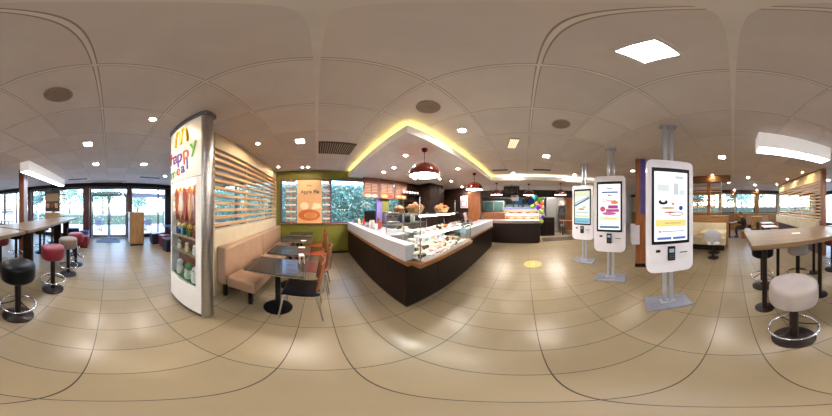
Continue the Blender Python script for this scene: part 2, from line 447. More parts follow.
# floating white soffit over the counters, with its light trough
SP = [(1.0, 1.23), (4.75, 1.23), (4.75, -4.0), (8.58, -4.0), (8.58, 4.19), (1.0, 4.19)]
struct(MB().prism(SP, 2.52, 2.62).build('ceiling_soffit', M['soffit'], smooth=False))
t = thing('light_strip', 'warm yellow light strip glowing on top of the white soffit, over the bakery counter edges', 'light strip', (1.0, 1.23, 2.62))
MB().box(.04, .07, .04, 2.9, .0, .02).box(.07, 3.85, .04, .07, 0, .02).build('strip', COVE, t, smooth=False)
t = thing('light_strip', 'white light strip along the soffit edge facing the self-order kiosks, over the far counter', 'light strip', (4.75, -4, 2.62))
MB().box(.04, .07, .05, 5.1, .0, .02).build('strip', COVEW, t, smooth=False)
struct(MB().box(1.0, 1.015, 1.23, 4.19, 2.62, 2.65).box(1.015, 4.75, 1.23, 1.245, 2.62, 2.65).box(4.75, 4.765, -4.0, 1.245, 2.62, 2.65).build('trim_10', M['soffit'], smooth=False))  # lip added to screen the strips and narrow their glow on the ceiling
struct(MB().box(1.14, 8.5, 1.37, 4.1, 2.62, H).box(4.89, 8.5, -3.8, 1.37, 2.62, H).build('ceiling_plenum', M['white'], smooth=False))

# ------------------------------------------------------------------ ceiling fixtures
def downlight(x, y, label, kind='sq', z=H, s=.13, m=None):
    r = thing('downlight', label, 'ceiling light', (x, y, z))
    if kind == 'sq':
        b = MB(); w = s/2+.015
        b.box(-w, w, -w, -s/2, -.012, 0).box(-w, w, s/2, w, -.012, 0).box(-w, -s/2, -s/2, s/2, -.012, 0).box(s/2, w, -s/2, s/2, -.012, 0)
        b.build('trim_ring', M['white'], r, smooth=False)
        MB().box(-s/2, s/2, -s/2, s/2, -.008, -.001).build('lens', m or LAMP, r, smooth=False)
    else:
        MB().lathe([(s/2, -.002), (s/2, -.012), (s/2+.02, -.012), (s/2+.03, 0)], seg=24, cap=False).build('trim_ring', M['white'], r)
        MB().cyl((0, 0, -.008), s/2, .006).build('lens', m or LAMP, r)
    return r
for (x, y, lb) in [(-2.31, -.37, 'square white downlight nearest the camera over the aisle to the entrance'),
                   (-3.55, -.35, 'square white downlight midway along the aisle to the entrance, on the bar table side'),
                   (-3.44, .93, 'square white downlight between the toy display pillar and the entrance aisle'),
                   (-.28, 2.2, 'square white downlight over the banquette tables beside the slotted air grille'),
                   (2.93, -.47, 'square white downlight above the round floor sticker'),
                   (.25, -3.02, 'square white downlight behind the nearest kiosk, over the path to the far seats'),
                   (-3.77, -4.32, 'square white downlight behind the tall slatted partition by the front windows')]:
    downlight(x, y, lb)
for (x, y, lb) in [(1.64, .84, 'round downlight just outside the glowing corner of the soffit'),
                   (4.53, .41, 'round downlight between the two black slots near the far counter'),
                   (4.45, -1.76, 'round downlight over the farthest kiosk'),
                   (2.91, -3.09, 'round warm downlight behind the middle kiosk'),
                   (-4.55, 2.05, 'round downlight near the front windows behind the toy display pillar'),
                   (-1.16, -6.91, 'round downlight over the white tables at the back window wall'),
                   (.2, -6.3, 'round downlight above the seated person'), (-.6, -5.2, 'round downlight over the walkway before the seated person')]:
    downlight(x, y, lb, 'rd', s=.10)
for (x, y, lb, s) in [(-1.46, .5, 'small bright halogen spot beside the top of the toy display pillar', .07),
                   (-1.0, 2.09, 'small warm halogen spot washing the near half of the slatted wall', .06),
                   (-1.1, 3.65, 'small warm halogen spot in the far corner of the slatted wall', .06),
                   (-.43, 3.82, 'left one of the twin warm spots over the pie poster', .05),
                   (-.26, 3.84, 'right one of the twin warm spots over the pie poster', .05),
                   (-2.21, -3.82, 'warm spot washing the tall slatted partition, nearest of its three', .07),
                   (-2.21, -5.06, 'warm spot washing the tall slatted partition, middle of its three', .07),
                   (-2.25, -6.47, 'warm spot washing the tall slatted partition, farthest of its three', .07),
                   (.75, -4.75, 'warm spot over the booth slatted screen behind the white shell chair', .06),
                   (-1.6, -8.7, 'warm spot above the lattice window at the back wall', .07),
                   (-.1, -8.7, 'warm spot above the clear back window by the seated person', .07)]:
    downlight(x, y, lb, 'rd', s=s, m=LAMPW)
for (x, y, lb) in [(1.77, 2.7, 'small soffit spot above the bakery counter till'), (1.77, 3.2, 'small soffit spot in front of the menu boards'),
                   (2.9, 1.61, 'small soffit spot between the first and second red pendants'), (3.02, 3.3, 'small soffit spot before the right end of the menu boards'),
                   (4.19, 2.62, 'small soffit spot above the dark cupboard'), (2.45, 2.1, 'small soffit spot above the baskets of bread'), (1.5, 1.9, 'small soffit spot over the left wing of the glass display'), (2.6, 3.0, 'small soffit spot over the staff aisle behind the till'), (3.6, 2.7, 'small soffit spot over the staff aisle near the dark cupboard'), (5.6, 2.9, 'small soffit spot before the pale framed notice'), (6.3, .4, 'small soffit spot between far counter and heated cabinet'), (7.2, -1.9, 'small soffit spot over the kitchen entrance')]:
    downlight(x, y, lb, 'rd', z=2.52, s=.06, m=SPOT)  # spots labelled added are extra, for bounce light onto the soffit underside
r = thing('ceiling_panel_light', 'large bright square ceiling panel light almost overhead, near the kiosks', 'ceiling light', (.30, -.405, H), R(0))
MB().box(-.112, .112, -.112, -.088, -.012, 0).box(-.112, .112, .088, .112, -.012, 0).box(-.112, -.088, -.088, .088, -.012, 0).box(.088, .112, -.088, .088, -.012, 0).build('frame', M['white'], r, smooth=False)
MB().box(-.088, .088, -.088, .088, -.008, -.001).build('diffuser', PANEL, r, smooth=False)
r = thing('air_diffuser_light', 'ribbed cream rectangular ceiling fitting between the soffit corner and the kiosks', 'ceiling fitting', (2.29, .21, H), R(15))
MB().box(-.2, .2, -.09, .09, -.02, 0).build('housing', M['cream'], r, bevel=.004)
for i in range(5): MB().box(-.18, .18, -.07+i*.03, -.055+i*.03, -.026, -.02).build('rib', glow('#ffe9c0', 1.5), r, smooth=False)
for (x, y, lb) in [(-.99, -.4, 'round grey ceiling loudspeaker above the bar stools'), (.96, .86, 'round grey ceiling loudspeaker beside the soffit corner'), (1.61, -.45, 'round grey ceiling loudspeaker above the middle kiosk')]:
    r = thing('ceiling_speaker', lb, 'speaker', (x, y, H))
    MB().lathe([(.115, 0), (.12, -.008), (.105, -.012), (.105, -.004)], cap=False).build('rim', flat('#a4968a'), r)
    MB().lathe([(.105, 0), (.105, -.008), (0, -.012)], cap=False).build('mesh_cover', M['speaker'], r)
r = thing('air_grille', 'dark slotted air return grille in the ceiling by the soffit over the dining tables', 'vent', (.36, 2.5, H))
MB().box(-.33, .33, -.27, .27, -.006, 0).build('backing', flat('#2a221c'), r, smooth=False)
b = MB(); b.box(-.33, .33, -.27, -.25, -.02, 0).box(-.33, .33, .25, .27, -.02, 0).box(-.33, -.31, -.25, .25, -.02, 0).box(.31, .33, -.25, .25, -.02, 0).build('frame', M['grille'], r, smooth=False)
for i in range(15): MB().box(-.295+i*.042, -.283+i*.042, -.25, .25, -.02, -.006).build('slat', flat('#b4a088'), r, smooth=False)
for (x, y, w, d, lb) in [(4.1, .78, .12, .5, 'black ceiling slot vent left of the pair near the far counter'), (4.1, -.53, .12, .55, 'black ceiling slot vent right of the pair near the far counter'),
                       (-5.4, -1.3, .12, .8, 'black ceiling slot vent over the bar table end by the windows'), (-5.0, 1.6, .12, .8, 'black ceiling slot vent by the toy display side of the entrance')]:
    r = thing('slot_vent', lb, 'vent', (x, y, H))
    MB().box(-w/2, w/2, -d/2, d/2, -.012, 0).build('frame', M['fascia'], r, bevel=.003)
    MB().box(-w/2+.02, w/2-.02, -d/2+.02, d/2-.02, -.02, -.012).build('blade', M['black'], r, smooth=False)
r = thing('air_curtain', 'long white air curtain unit on the ceiling above the entrance', 'air curtain', (-5.95, -.1, H))
MB().box(-.1, .1, -.9, .9, -.06, 0).build('housing', M['white'], r, bevel=.01)
MB().box(-.04, .04, -.7, .7, -.066, -.06).build('outlet', M['grille'], r, smooth=False)
r = thing('fire_detector', 'small white round smoke detector on the ceiling over the bar table', 'detector', (-1.23, -1.45, H))
MB().lathe([(.05, 0), (.05, -.02), (.03, -.04), (0, -.045)], cap=False).build('housing', M['white'], r)
LIT_HOUSING = mat('glowing_lamp_housing', '#f2f0ee', .4, var=.01)
LIT_HOUSING.node_tree.nodes['Principled BSDF'].inputs['Emission Color'].default_value = (1, .96, .94, 1)
LIT_HOUSING.node_tree.nodes['Principled BSDF'].inputs['Emission Strength'].default_value = .32  # faint emission put in so the housing sides look lit
def linear_lamp(x0, x1, lb):
    r = thing('linear_lamp', lb, 'lamp', ((x0+x1)/2, -2.01, H)); w = (x1-x0)/2
    MB().box(-w, w, -.14, .14, -.27, 0).build('housing', LIT_HOUSING, r, bevel=.004)
    MB().box(-w+.02, w-.02, -.12, .12, -.276, -.27).build('diffuser', TUBE, r, smooth=False)
linear_lamp(-1.7, -.37, 'short white box lamp over the near end of the oak bar table, lit below')
linear_lamp(-5.36, -2.7, 'long white box lamp over the bar table near the entrance windows, lit below')

# red dome pendants
def pendant(x, y, z, lb, rr=.27):
    r = thing('pendant_lamp', lb, 'pendant lamp', (x, y, 2.52), 0, 'red dome pendants over the counters')
    zt = z-2.52
    MB().lathe([(.0, 0), (.05, 0), (.045, -.04), (.02, -.06), (0, -.06)], cap=False).build('ceiling_rose', M['pendant'], r)
    MB().cyl((0, 0, zt+.215), .006, -.215-zt).build('cord', M['black'], r)
    n = 10; prof = [(rr*math.cos(PI/2*i/n), zt+.225*math.sin(PI/2*i/n)) for i in range(n+1)]; prof[-1] = (0.012, zt+.225)
    inner = [(p[0]*.97, p[1]-.006) for p in prof][::-1]
    MB().lathe(prof+inner+[prof[0]], cap=False).build('shade', M['pendant'], r)
    MB().cyl((0, 0, zt+.005), rr*.95, .01, 28).build('diffuser', BULB, r)
    return r
pendant(1.55, 1.47, 2.03, 'large red dome pendant nearest the camera, over the glass pastry display', .255)
pendant(3.53, 1.42, 2.03, 'red dome pendant over the right end of the bakery counter', .25)
pendant(5.2, 1.13, 2.03, 'red dome pendant left of the black menu screen', .25)
pendant(5.5, -.16, 2.03, 'red dome pendant above the balloons at the far counter', .25)
pendant(5.2, -1.43, 2.03, 'red dome pendant right of the balloons, over the kitchen opening', .25)

# ------------------------------------------------------------------ slatted partitions
def slats(root, axis, fixed, a0, a1, z0, n, pitch, m, hgt=.05, dep=.09):
    for i in range(n):
        z = z0+i*pitch; b = MB()
        if axis == 'x': b.box(fixed-dep/2, fixed+dep/2, a0, a1, z, z+hgt)
        else: b.box(a0, a1, fixed-dep/2, fixed+dep/2, z, z+hgt)
        b.build('slat', m, root, bevel=.004)
t = thing('slatted_partition', 'cream half wall with oak slats above, behind the tan banquette', 'partition', (-1.38, 1.37, 0))
MB().box(-.06, .04, 0, 2.81, 0, 1.18).build('half_wall', M['cream'], t, smooth=False)
MB().box(-.05, .05, 0, 2.81, 2.44, 2.725).build('header', M['cream'], t, smooth=False)
slats(t, 'x', 0, 0.0, 2.81, 1.22, 11, .112, M['slat'])
for yy in (0.02, .95, 1.88, 2.79):
    MB().box(-.02, .02, yy-.015, yy+.015, 1.18, 2.44).build('post', M['cream'], t, smooth=False)
t = thing('slatted_partition', 'long plum half wall with oak slats to the ceiling, behind the far bar stools', 'partition', (-2.55, -6.95, 0))
MB().box(-.06, .06, 0, 3.75, 0, 1.1).build('half_wall', M['wallpanel'], t, smooth=False)
MB().box(.06, .22, .02, 3.72, .76, 1.1).build('cushion', M['creamv'], t, bevel=.02)
MB().box(-.08, .23, 0, 3.75, 1.1, 1.125).build('ledge', M['cream'], t, bevel=.004)
MB().box(-.05, .05, 0, 3.75, 2.36, 2.725).build('header', M['cream'], t, smooth=False)
MB().box(-.055, .055, 0, 3.75, 2.70, 2.728).build('cap', M['brownwall'], t, smooth=False)
slats(t, 'x', 0, 0.0, 3.75, 1.17, 11, .108, M['slat'])
MB().box(-.07, .07, 3.75, 3.87, 0, 2.728).build('end_post', M['owood'], t, bevel=.005)
for yy in (.02, 1.25, 2.5): MB().box(-.02, .02, yy-.015, yy+.015, 1.12, 2.4).build('post', M['cream'], t, smooth=False)
t = thing('slatted_screen', 'oak slatted booth screen with lit brown header behind the white shell chair', 'partition', (0, -4.95, 0))
MB().box(.18, 3.6, -.05, .05, .0, 1.22).build('half_wall', M['tanwood'], t, smooth=False)
MB().box(.1, 3.6, -.12, .12, 2.48, 2.725).build('header', flat('#7a5230'), t, smooth=False)
MB().box(.85, .97, -.06, .06, 1.22, 2.48).build('post', M['owood'], t, smooth=False)
MB().box(.42, .45, -.02, .02, 1.22, 2.48).build('post', M['steel'], t, smooth=False)
MB().box(2.3, 2.42, -.06, .06, 1.22, 2.48).build('post', M['owood'], t, smooth=False)
slats(t, 'y', 0, .42, 3.6, 1.32, 10, .112, M['slatx'], .035)
t = thing('booth_bench', 'cream upholstered bench along the oak slatted booth screen', 'bench', (0, -4.9, 0))
MB().box(.25, 3.5, .02, .14, .42, .95).build('backrest', M['creamv'], t, bevel=.02)
MB().box(.25, 3.5, .14, .45, .2, .46).build('seat', M['creamv'], t, bevel=.02)
MB().box(.3, 3.45, .05, .40, 0, .2).build('plinth', M['brownwall'], t, smooth=False)

# ------------------------------------------------------------------ toy display pillar
t = thing('display_pillar', 'tall white curved display pillar with glass front of toys and colourful lettering', 'display cabinet', (-1.40, .885, 0))
def facey(x): return -.03*(1-(x/.35)**2)
N = 14
front = [(-.35+.695*i/N, facey(-.35+.695*i/N)) for i in range(N+1)]
def slab(x0, x1, z0, z1, name, m, dy0=0, dy1=.03):
    pts = [p for p in front if x0-1e-6 <= p[0] <= x1+1e-6]
    if pts[0][0] > x0+1e-4: pts.insert(0, (x0, facey(x0)))
    if pts[-1][0] < x1-1e-4: pts.append((x1, facey(x1)))
    poly = [(p[0], p[1]+dy0) for p in pts]+[(p[0], p[1]+dy1) for p in pts[::-1]]
    return MB().prism(poly, z0, z1).build(name, m, t)
WHT = flat('#f4f2ee', .3)
slab(-.35, .345, .07, .50, 'lower_panel', WHT, 0, .035)
slab(-.35, .345, 1.84, 2.66, 'upper_panel', WHT, 0, .035)
slab(-.35, -.325, .50, 1.84, 'side_rail', WHT, 0, .035)
slab(.262, .345, .50, 1.84, 'side_rail', WHT, 0, .035)
slab(-.325, .262, .50, 1.84, 'glass_front', M['glass'], .012, .017)
b = MB(); b.prism([(-.35, 0), (-.35, .16), (.345, .16), (.345, .14), (-.33, .14), (-.33, 0)], .07, 2.66)
b.build('back_shell', M['white'], t, smooth=False)
fy = facey(.345)
cap = [(.345, fy)]+[(.345+.055*math.sin(PI*i/12), fy+(.16-fy)*(1-math.cos(PI*i/12))/2) for i in range(1, 12)]+[(.345, .16)]
MB().prism(cap, .03, 2.66).build('chrome_end', M['steel'], t)
MB().prism([(p[0], p[1]+.015) for p in front]+[(.36, .14), (-.34, .14)], 0, .07).build('plinth', M['grille'], t, smooth=False)
MB().prism([(p[0], p[1]-.012) for p in front]+[(.40, .01), (.415, .08), (.395, .172), (-.36, .172)], 2.66, 2.725).build('crown', flat('#6a7488'), t, smooth=False)
slab(-.35, .345, 1.848, 1.854, 'seam', flat('#7a7a78'), -.002, .0)
bk = mat('toy_backdrop', '#8a4a34', .6, var=.3, scale=14)
MB().box(-.325, .262, .128, .139, .5, 1.84).build('backdrop', bk, t, smooth=False)
MB().box(-.32, .25, .03, .12, 1.81, 1.838).build('case_lamp', glow('#ffe8c8', 22), t, smooth=False)
for z in (.5, .90, 1.12): MB().box(-.325, .262, .018, .128, z, z+.012).build('shelf', flat('#b09c80') if z > .6 else flat('#3c6a3c'), t, smooth=False)
def ch(c, x, z, size, colr, rot=0):
    text(c, size, flat(colr, .35), T(x, facey(x)-.003, z) @ RX(R(90)) @ RZ(R(rot)), t, 'lettering', .003, 1.0)
for c, x, z, colr, rot in zip('happy', (-.275, -.17, -.05, .09, .225), (2.21, 2.20, 2.19, 2.19, 2.25), ('#c8283c', '#7a2f9c', '#5a3ab0', '#e0502a', '#5ab030'), (0, 4, 4, 6, 8)):
    ch(c, x, z, .27, colr, rot)
for c, x, z, colr in zip('meal', (-.235, -.085, .03, .12), (1.98, 1.99, 2.0, 2.03), ('#4a9a3c', '#d0602c', '#6a3aa8', '#3a4ac0')):
    ch(c, x, z, .20, colr, 4)
b = MB(); yy = facey(-.1)-.006
for cx in (-.075, .065):
    b.tube([(cx-.062, yy, 2.36), (cx-.053, yy, 2.49), (cx-.025, yy, 2.575), (cx, yy, 2.59), (cx+.025, yy, 2.575), (cx+.053, yy, 2.49), (cx+.062, yy, 2.36)], .018, 8)
b.build('emblem', flat('#f0c81e', .3), t)
def figure(x, z, c1, c2, lb, s=1.0):
    r = thing('toy_figure', lb, 'toy', (-1.40+x, .885+.072, z), 0, 'toys in the display pillar')
    MB().lathe([(0, 0), (.03*s, 0), (.036*s, .03*s), (.026*s, .085*s), (0, .095*s)], cap=False, seg=14).build('body', flat(c1), r)
    MB().sphere((0, 0, .115*s), .032*s, seg=14).build('head', flat(c2), r)
    for sx in (-1, 1): MB().sphere((sx*.036*s, -.005, .065*s), .012*s, .012*s, .022*s, seg=8).build('arm', flat(c1), r)
    MB().sphere((.011*s, -.03*s, .12*s), .005*s, seg=8).sphere((-.011*s, -.03*s, .12*s), .005*s, seg=8).build('eyes', flat('#1a1a1a'), r)
for x, c1, c2, lb in [(-.24, '#3a4a8c', '#d8b030', 'yellow-headed toy in blue, leftmost on the middle display shelf'), (-.11, '#2f7a8c', '#dcc040', 'yellow-headed toy in teal, second on the middle display shelf'),
                      (.03, '#6a6a30', '#d8b838', 'yellow-headed toy in olive, third on the middle display shelf'), (.16, '#8c3a30', '#d4a828', 'yellow-headed toy in red, rightmost on the middle display shelf')]:
    figure(x, 1.136, c1, c2, lb, 1.1)
for x, c1, c2, lb in [(-.2, '#d8dcd8', '#e4e6e2', 'white toy on the green floor of the display, left one'), (.0, '#c8d4c8', '#4c9a5c', 'green-headed pale toy on the green floor of the display'), (.15, '#e0e0dc', '#e6e6e6', 'white toy on the green floor of the display, right one')]:
    figure(x, .516, c1, c2, lb, 1.6)
for x, z, c1, lb in [(-.22, .915, '#e0dcd2', 'pale low toy on the lower shelf, left one'), (-.03, .915, '#d8c8a0', 'sand coloured low toy on the lower shelf, middle one'), (.14, .915, '#e6e2da', 'pale low toy on the lower shelf, right one')]:
    figure(x, z, c1, c1, lb, .9)
for i, (x, c) in enumerate([(-.27, '#c85a28'), (-.16, '#e08a40'), (-.06, '#b83c1c'), (.06, '#d8824a'), (.18, '#a84424')]):
    r = thing('paper_flame', ['dark orange', 'pale orange', 'deep red', 'bright orange', 'rust red'][i]+' paper flame hanging at the top of the toy display', 'decoration', (-1.40+x, .885+.07, 1.35), 0, 'paper flames in the display pillar')
    MB().prism([(-.05, .10), (-.06, .22), (-.045, .40), (-.01, .45), (.02, .43), (.05, .36), (.06, .22), (.04, .08), (.0, -.02)], -.02, .02, 'xz').build('flame', flat(c), r, smooth=False)
    MB().cyl((0, 0, .46), .002, .02).build('thread', M['black'], r)

# ------------------------------------------------------------------ banquette, tables and chairs by the slatted wall
t = thing('banquette', 'tan vinyl banquette with two back sections along the slatted wall', 'bench', (-1.32, 1.4, 0))
MB().box(0.0, .16, 0, 1.28, .30, .93).build('backrest', M['tanv'], t, bevel=.025)
MB().box(0.0, .16, 1.30, 2.75, .30, .93).build('backrest', M['tanv'], t, bevel=.025)
MB().box(.16, .60, .02, 1.28, .27, .46).build('seat', M['tanv'], t, bevel=.03)
MB().box(.16, .60, 1.30, 2.75, .27, .46).build('seat', M['tanv'], t, bevel=.03)
for yy in (.1, 1.2, 1.4, 2.6):
    for xx in (.08, .5): MB().box(xx-.025, xx+.025, yy-.025, yy+.025, 0, .27).build('leg', M['black'], t, bevel=.004)
def dining_table(cx, cy, w, d, lb):
    r = thing('dining_table', lb, 'table', (cx, cy, 0), 0, 'dark tables along the banquette')
    MB().box(-w/2, w/2, -d/2, d/2, .72, .735).build('top_underside', M['edge'], r, bevel=.004)
    MB().box(-w/2, w/2, -d/2, d/2, .735, .75).build('tabletop', M['dtable'], r, bevel=.004)
    MB().cyl((0, 0, .03), .035, .69).build('column', M['black'], r)
    MB().lathe([(0, 0), (.18, 0), (.18, .012), (.05, .035), (0, .035)], cap=False).build('base', M['black'], r)
    return r
dining_table(-.47, 1.55, .68, .5, 'dark-topped table nearest the camera beside the tan banquette')
dining_table(-.46, 2.25, .68, .52, 'dark-topped table with a white card, second along the banquette')
dining_table(-.46, 3.15, .68, .62, 'dark-topped table third along the banquette, beside the orange chair')
dining_table(-.46, 3.82, .68, .5, 'dark-topped table at the olive wall under the pie poster')
def cafe_chair(x, y, rz, shellm, backm, lb):
    r = thing('cafe_chair', lb, 'chair', (x, y, 0), rz)       # faces local -X, back at +X
    b = MB(); n = 8
    prof = [(-.21, .445), (-.19, .462), (0, .452), (.14, .455), (.2, .475)]
    for a, c in zip(prof, prof[1:]):
        pass
    poly = prof+[(p[0], p[1]-.014) for p in prof[::-1]]
    b.prism([(u, v) for u, v in poly], -.2, .2, 'xz')
    b.build('seat', shellm, r, bevel=.004)
    bb = MB(); V = []
    for j in range(6):
        zz = .52+.36*j/5; row = []
        for i in range(9):
            a = (i-4)/4; row.append((.205+.055*j/5-.05*a*a, .2*a*(1-.12*(j/5)**2), zz))
        V.append(row)
    for side, off in ((0, 0), (1, .014)):
        g = [[bb.b.verts.new((p[0]+off, p[1], p[2])) for p in row] for row in V]
        for j in range(5):
            for i in range(8):
                f = (g[j][i], g[j][i+1], g[j+1][i+1], g[j+1][i]); bb.b.faces.new(f if side else f[::-1])
        if side == 0: G0 = g
    G1 = g
    def rim(l0, l1):
        for i in range(len(l0)-1): bb.b.faces.new((l0[i], l0[i+1], l1[i+1], l1[i]))
    rim(G0[0], G1[0]); rim(G1[5], G0[5]); rim([q[0] for q in G1], [q[0] for q in G0]); rim([q[8] for q in G0], [q[8] for q in G1])
    bb.build('backrest', backm, r)
    for sy in (-1, 1):
        MB().tube([(.17, sy*.14, .455), (.235, sy*.15, .50), (.262, sy*.14, .74)], .010).build('back_support', M['steel'], r)
        MB().tube([(-.13, sy*.13, .44), (-.19, sy*.17, .38), (-.23, sy*.21, 0)], .011).build('leg', M['steel'], r)
        MB().tube([(.12, sy*.13, .44), (.17, sy*.17, .38), (.23, sy*.21, 0)], .011).build('leg', M['steel'], r)
    return r
cafe_chair(-.17, 1.53, 0, M['blackv'], M['plybrown'], 'dark-seated chair with silver legs at the nearest banquette table')
cafe_chair(-.02, 2.2, R(-6), M['pinkshell'], M['plybrown'], 'faded red-seated chair with brown back at the second banquette table')
cafe_chair(-.02, 3.0, R(4), M['orange'], M['plybrown'], 'orange-seated chair with brown back at the third banquette table')
cafe_chair(.0, 3.72, R(0), M['orange'], M['orange'], 'orange shell chair at the table by the olive wall')
t = thing('table_card', 'small white folded menu card standing on the second banquette table', 'card', (-.20, 1.70, .75), R(20))
MB().prism([(-.035, 0), (-.03, .12), (.03, .12), (.035, 0), (.028, 0), (.024, .114), (-.024, .114), (-.028, 0)], -.05, .05, 'xz').build('card', M['paper'], t, smooth=False)
MB().box(-.036, -.032, -.035, .035, .04, .09).build('printed_picture', flat('#c04a3c'), t, smooth=False)
t['label'] = 'small white folded menu card on the nearest banquette table'
for (x, y, lb) in [(-.3, 2.95, 'white folded napkin on the third banquette table'), (-.28, 2.42, 'white folded napkin on the second banquette table')]:
    tag(MB().box(-.06, .06, -.03, .03, 0, .008).build('napkin', M['paper'], None, loc=(x, y, .7505)), lb, 'napkin')

# window poster with tile slats on both sides
t = thing('window_poster', 'orange apple pie poster hanging in front of the north window', 'poster', (-.22, YN-.10, 1.0))
MB().box(-.40, .37, -.01, .01, .03, 1.38).build('sheet', flat('#d9a878'), t, smooth=False)
MB().box(-.40, .37, -.014, -.01, .95, 1.38).build('sky_field', flat('#e2bc92'), t, smooth=False)
MB().sphere((-.02, -.011, .28), .34, .004, .18, seg=24).build('pie_picture', flat('#c46a34'), t)
MB().sphere((.02, -.015, .27), .2, .004, .09, seg=24).build('filling_picture', flat('#e09a5a'), t)
MB().sphere((-.17, -.0105, .56), .13, .004, .12, seg=20).build('apple_picture', flat('#ecd2ac'), t)
for i in range(5): MB().box(-.15, .15, -.0015, .0015, -.012, .012, T(.02, -.019, .20+.036*i) @ RY(R(-14))).build('crust_strip_picture', flat('#c07840'), t, smooth=False)
MB().prism([(.05, .45), (.36, .5), (.33, .62), (.12, .66)], -.0145, -.0105, 'xz').build('cream_picture', flat('#ecd6b4'), t, smooth=False)
text('Apple Pie', .15, flat('#2c1c14'), T(0, -.017, 1.0) @ RX(R(90)), t, 'lettering', .001)
text('best', .08, flat('#5a3a28'), T(-.02, -.017, 1.2) @ RX(R(90)), t, 'lettering', .001)
for s0, s1, lb in ((-.98, -.66, 'white and brown tile strips left of the apple pie poster'), (.17, .40, 'white and brown tile strips right of the apple pie poster')):
    r = thing('slatted_blind', lb, 'blind', (0, YN-.10, 1.0))
    for i in range(13): MB().box(s0, s1, -.02, .02, .04+i*.107, .04+i*.107+.05).build('slat', flat('#a86c4c') if i % 2 == 0 else flat('#d8c8b4'), r, smooth=False)
    MB().box((s0+s1)/2-.01, (s0+s1)/2+.01, .02, .035, .0, 1.42).build('post', M['steel'], r, smooth=False)

# ------------------------------------------------------------------ bakery counter
DK = mat('counter_dark_front', '#1a0e09', .45, var=.1, coat=0, spec=.22)
t = thing('bakery_counter', 'L-shaped dark brown bakery counter with wood trim and pale band', 'counter', (0, 0, 0))
MB().box(1.0, 1.6, 1.25, 4.18, .03, .76).box(1.6, 4.9, 1.25, 1.8, .03, .76).build('base', DK, t, bevel=.012)
MB().box(1.01, 1.6, 1.26, 4.18, 0, .03).box(1.6, 4.88, 1.26, 1.8, 0, .03).build('plinth', M['black'], t, smooth=False)
MB().box(.985, 1.6, 1.2, 4.18, .76, .785).box(1.05, 2.52, 1.06, 1.6, .76, .785).box(2.52, 4.92, 1.21, 1.8, .76, .785).build('wood_trim', M['trimwy'], t, bevel=.004)
MB().box(1.0, 1.6, 1.22, 4.18, .785, .80).box(1.07, 2.5, 1.08, 1.6, .785, .80).box(2.5, 4.9, 1.24, 1.8, .785, .80).build('shadow_gap', M['black'], t, smooth=False)
MB().box(.975, 1.6, 1.19, 4.18, .80, .82).box(1.04, 2.53, 1.05, 1.6, .80, .82).box(2.53, 4.93, 1.20, 1.8, .80, .82).build('wood_trim', M['trimw'], t, bevel=.004)
MB().box(.98, 1.13, 1.24, 4.18, .82, 1.04).build('pale_band', M['band'], t, bevel=.006)
MB().box(2.56, 4.9, 1.22, 1.36, .82, 1.04).box(4.76, 4.9, 1.36, 1.8, .82, 1.04).build('pale_band', M['band'], t, bevel=.006)
MB().box(1.13, 1.68, 2.0, 4.18, .95, 1.0).build('worktop', M['stone'], t, bevel=.004)
MB().box(2.6, 4.76, 1.36, 1.85, .95, 1.0).build('worktop', M['stone'], t, bevel=.004)
MB().box(1.13, 1.68, 1.25, 1.99, .82, .85).box(1.13, 2.52, 1.09, 1.78, .82, .851).build('display_deck', M['tray'], t, smooth=False)
# glass display
t = thing('glass_display', 'corner glass pastry display case with shelves on the bakery counter', 'display case', (0, 0, .82))
g = M['glass']
MB().box(1.075, 2.5, 1.085, 1.093, 0.03, .60).build('front_glass', g, t, smooth=False)
MB().box(1.075, 1.083, 1.093, 1.235, 0.03, .60).build('side_glass', g, t, smooth=False)
MB().box(1.14, 1.148, 1.25, 1.98, .22, .60).build('side_glass', g, t, smooth=False)
MB().box(2.5, 2.508, 1.093, 1.75, 0.03, .42).build('end_glass', g, t, smooth=False)
MB().box(1.07, 1.95, 1.08, 1.70, .60, .612).box(1.07, 1.6, 1.70, 1.98, .60, .612).build('top_shelf', M['glass'], t, smooth=False)
MB().box(1.065, 1.95, 1.072, 1.08, .596, .614).box(1.062, 1.07, 1.072, 1.98, .596, .614).build('shelf_edge', M['steel'], t, smooth=False)
MB().box(1.3, 2.45, 1.28, 1.70, .30, .312).box(1.2, 1.5, 1.70, 1.98, .30, .312).build('middle_shelf', mat('glass_shelf', '#c2c6ca', .25), t, bevel=.003)
for (x, y) in ((1.079, 1.089), (2.5, 1.089), (1.143, 1.98), (1.85, 1.70), (2.5, 1.75), (1.143, 1.5)): MB().cyl((x, y, 0.03), .008, .58 if x < 2.4 else .4, 10).build('post', M['chrome'], t)
MB().box(1.12, 1.9, 1.12, 1.15, .575, .595).box(1.3, 2.42, 1.29, 1.31, .27, .29).build('case_lamp', CASE, t, smooth=False)
MB().box(1.10, 1.92, 1.12, 1.126, .62, .80).build('upper_glass', g, t, smooth=False)
MB().box(1.10, 1.106, 1.126, 1.9, .62, .80).build('upper_glass', g, t, smooth=False)
for xx in (1.10, 1.92): MB().cyl((xx, 1.12, .61), .007, .2, 10).build('upper_post', M['chrome'], t)
MB().box(2.0, 2.45, 1.16, 1.166, .03, .30).box(2.44, 2.446, 1.166, 1.5, .03, .30).build('inner_glass', g, t, smooth=False)
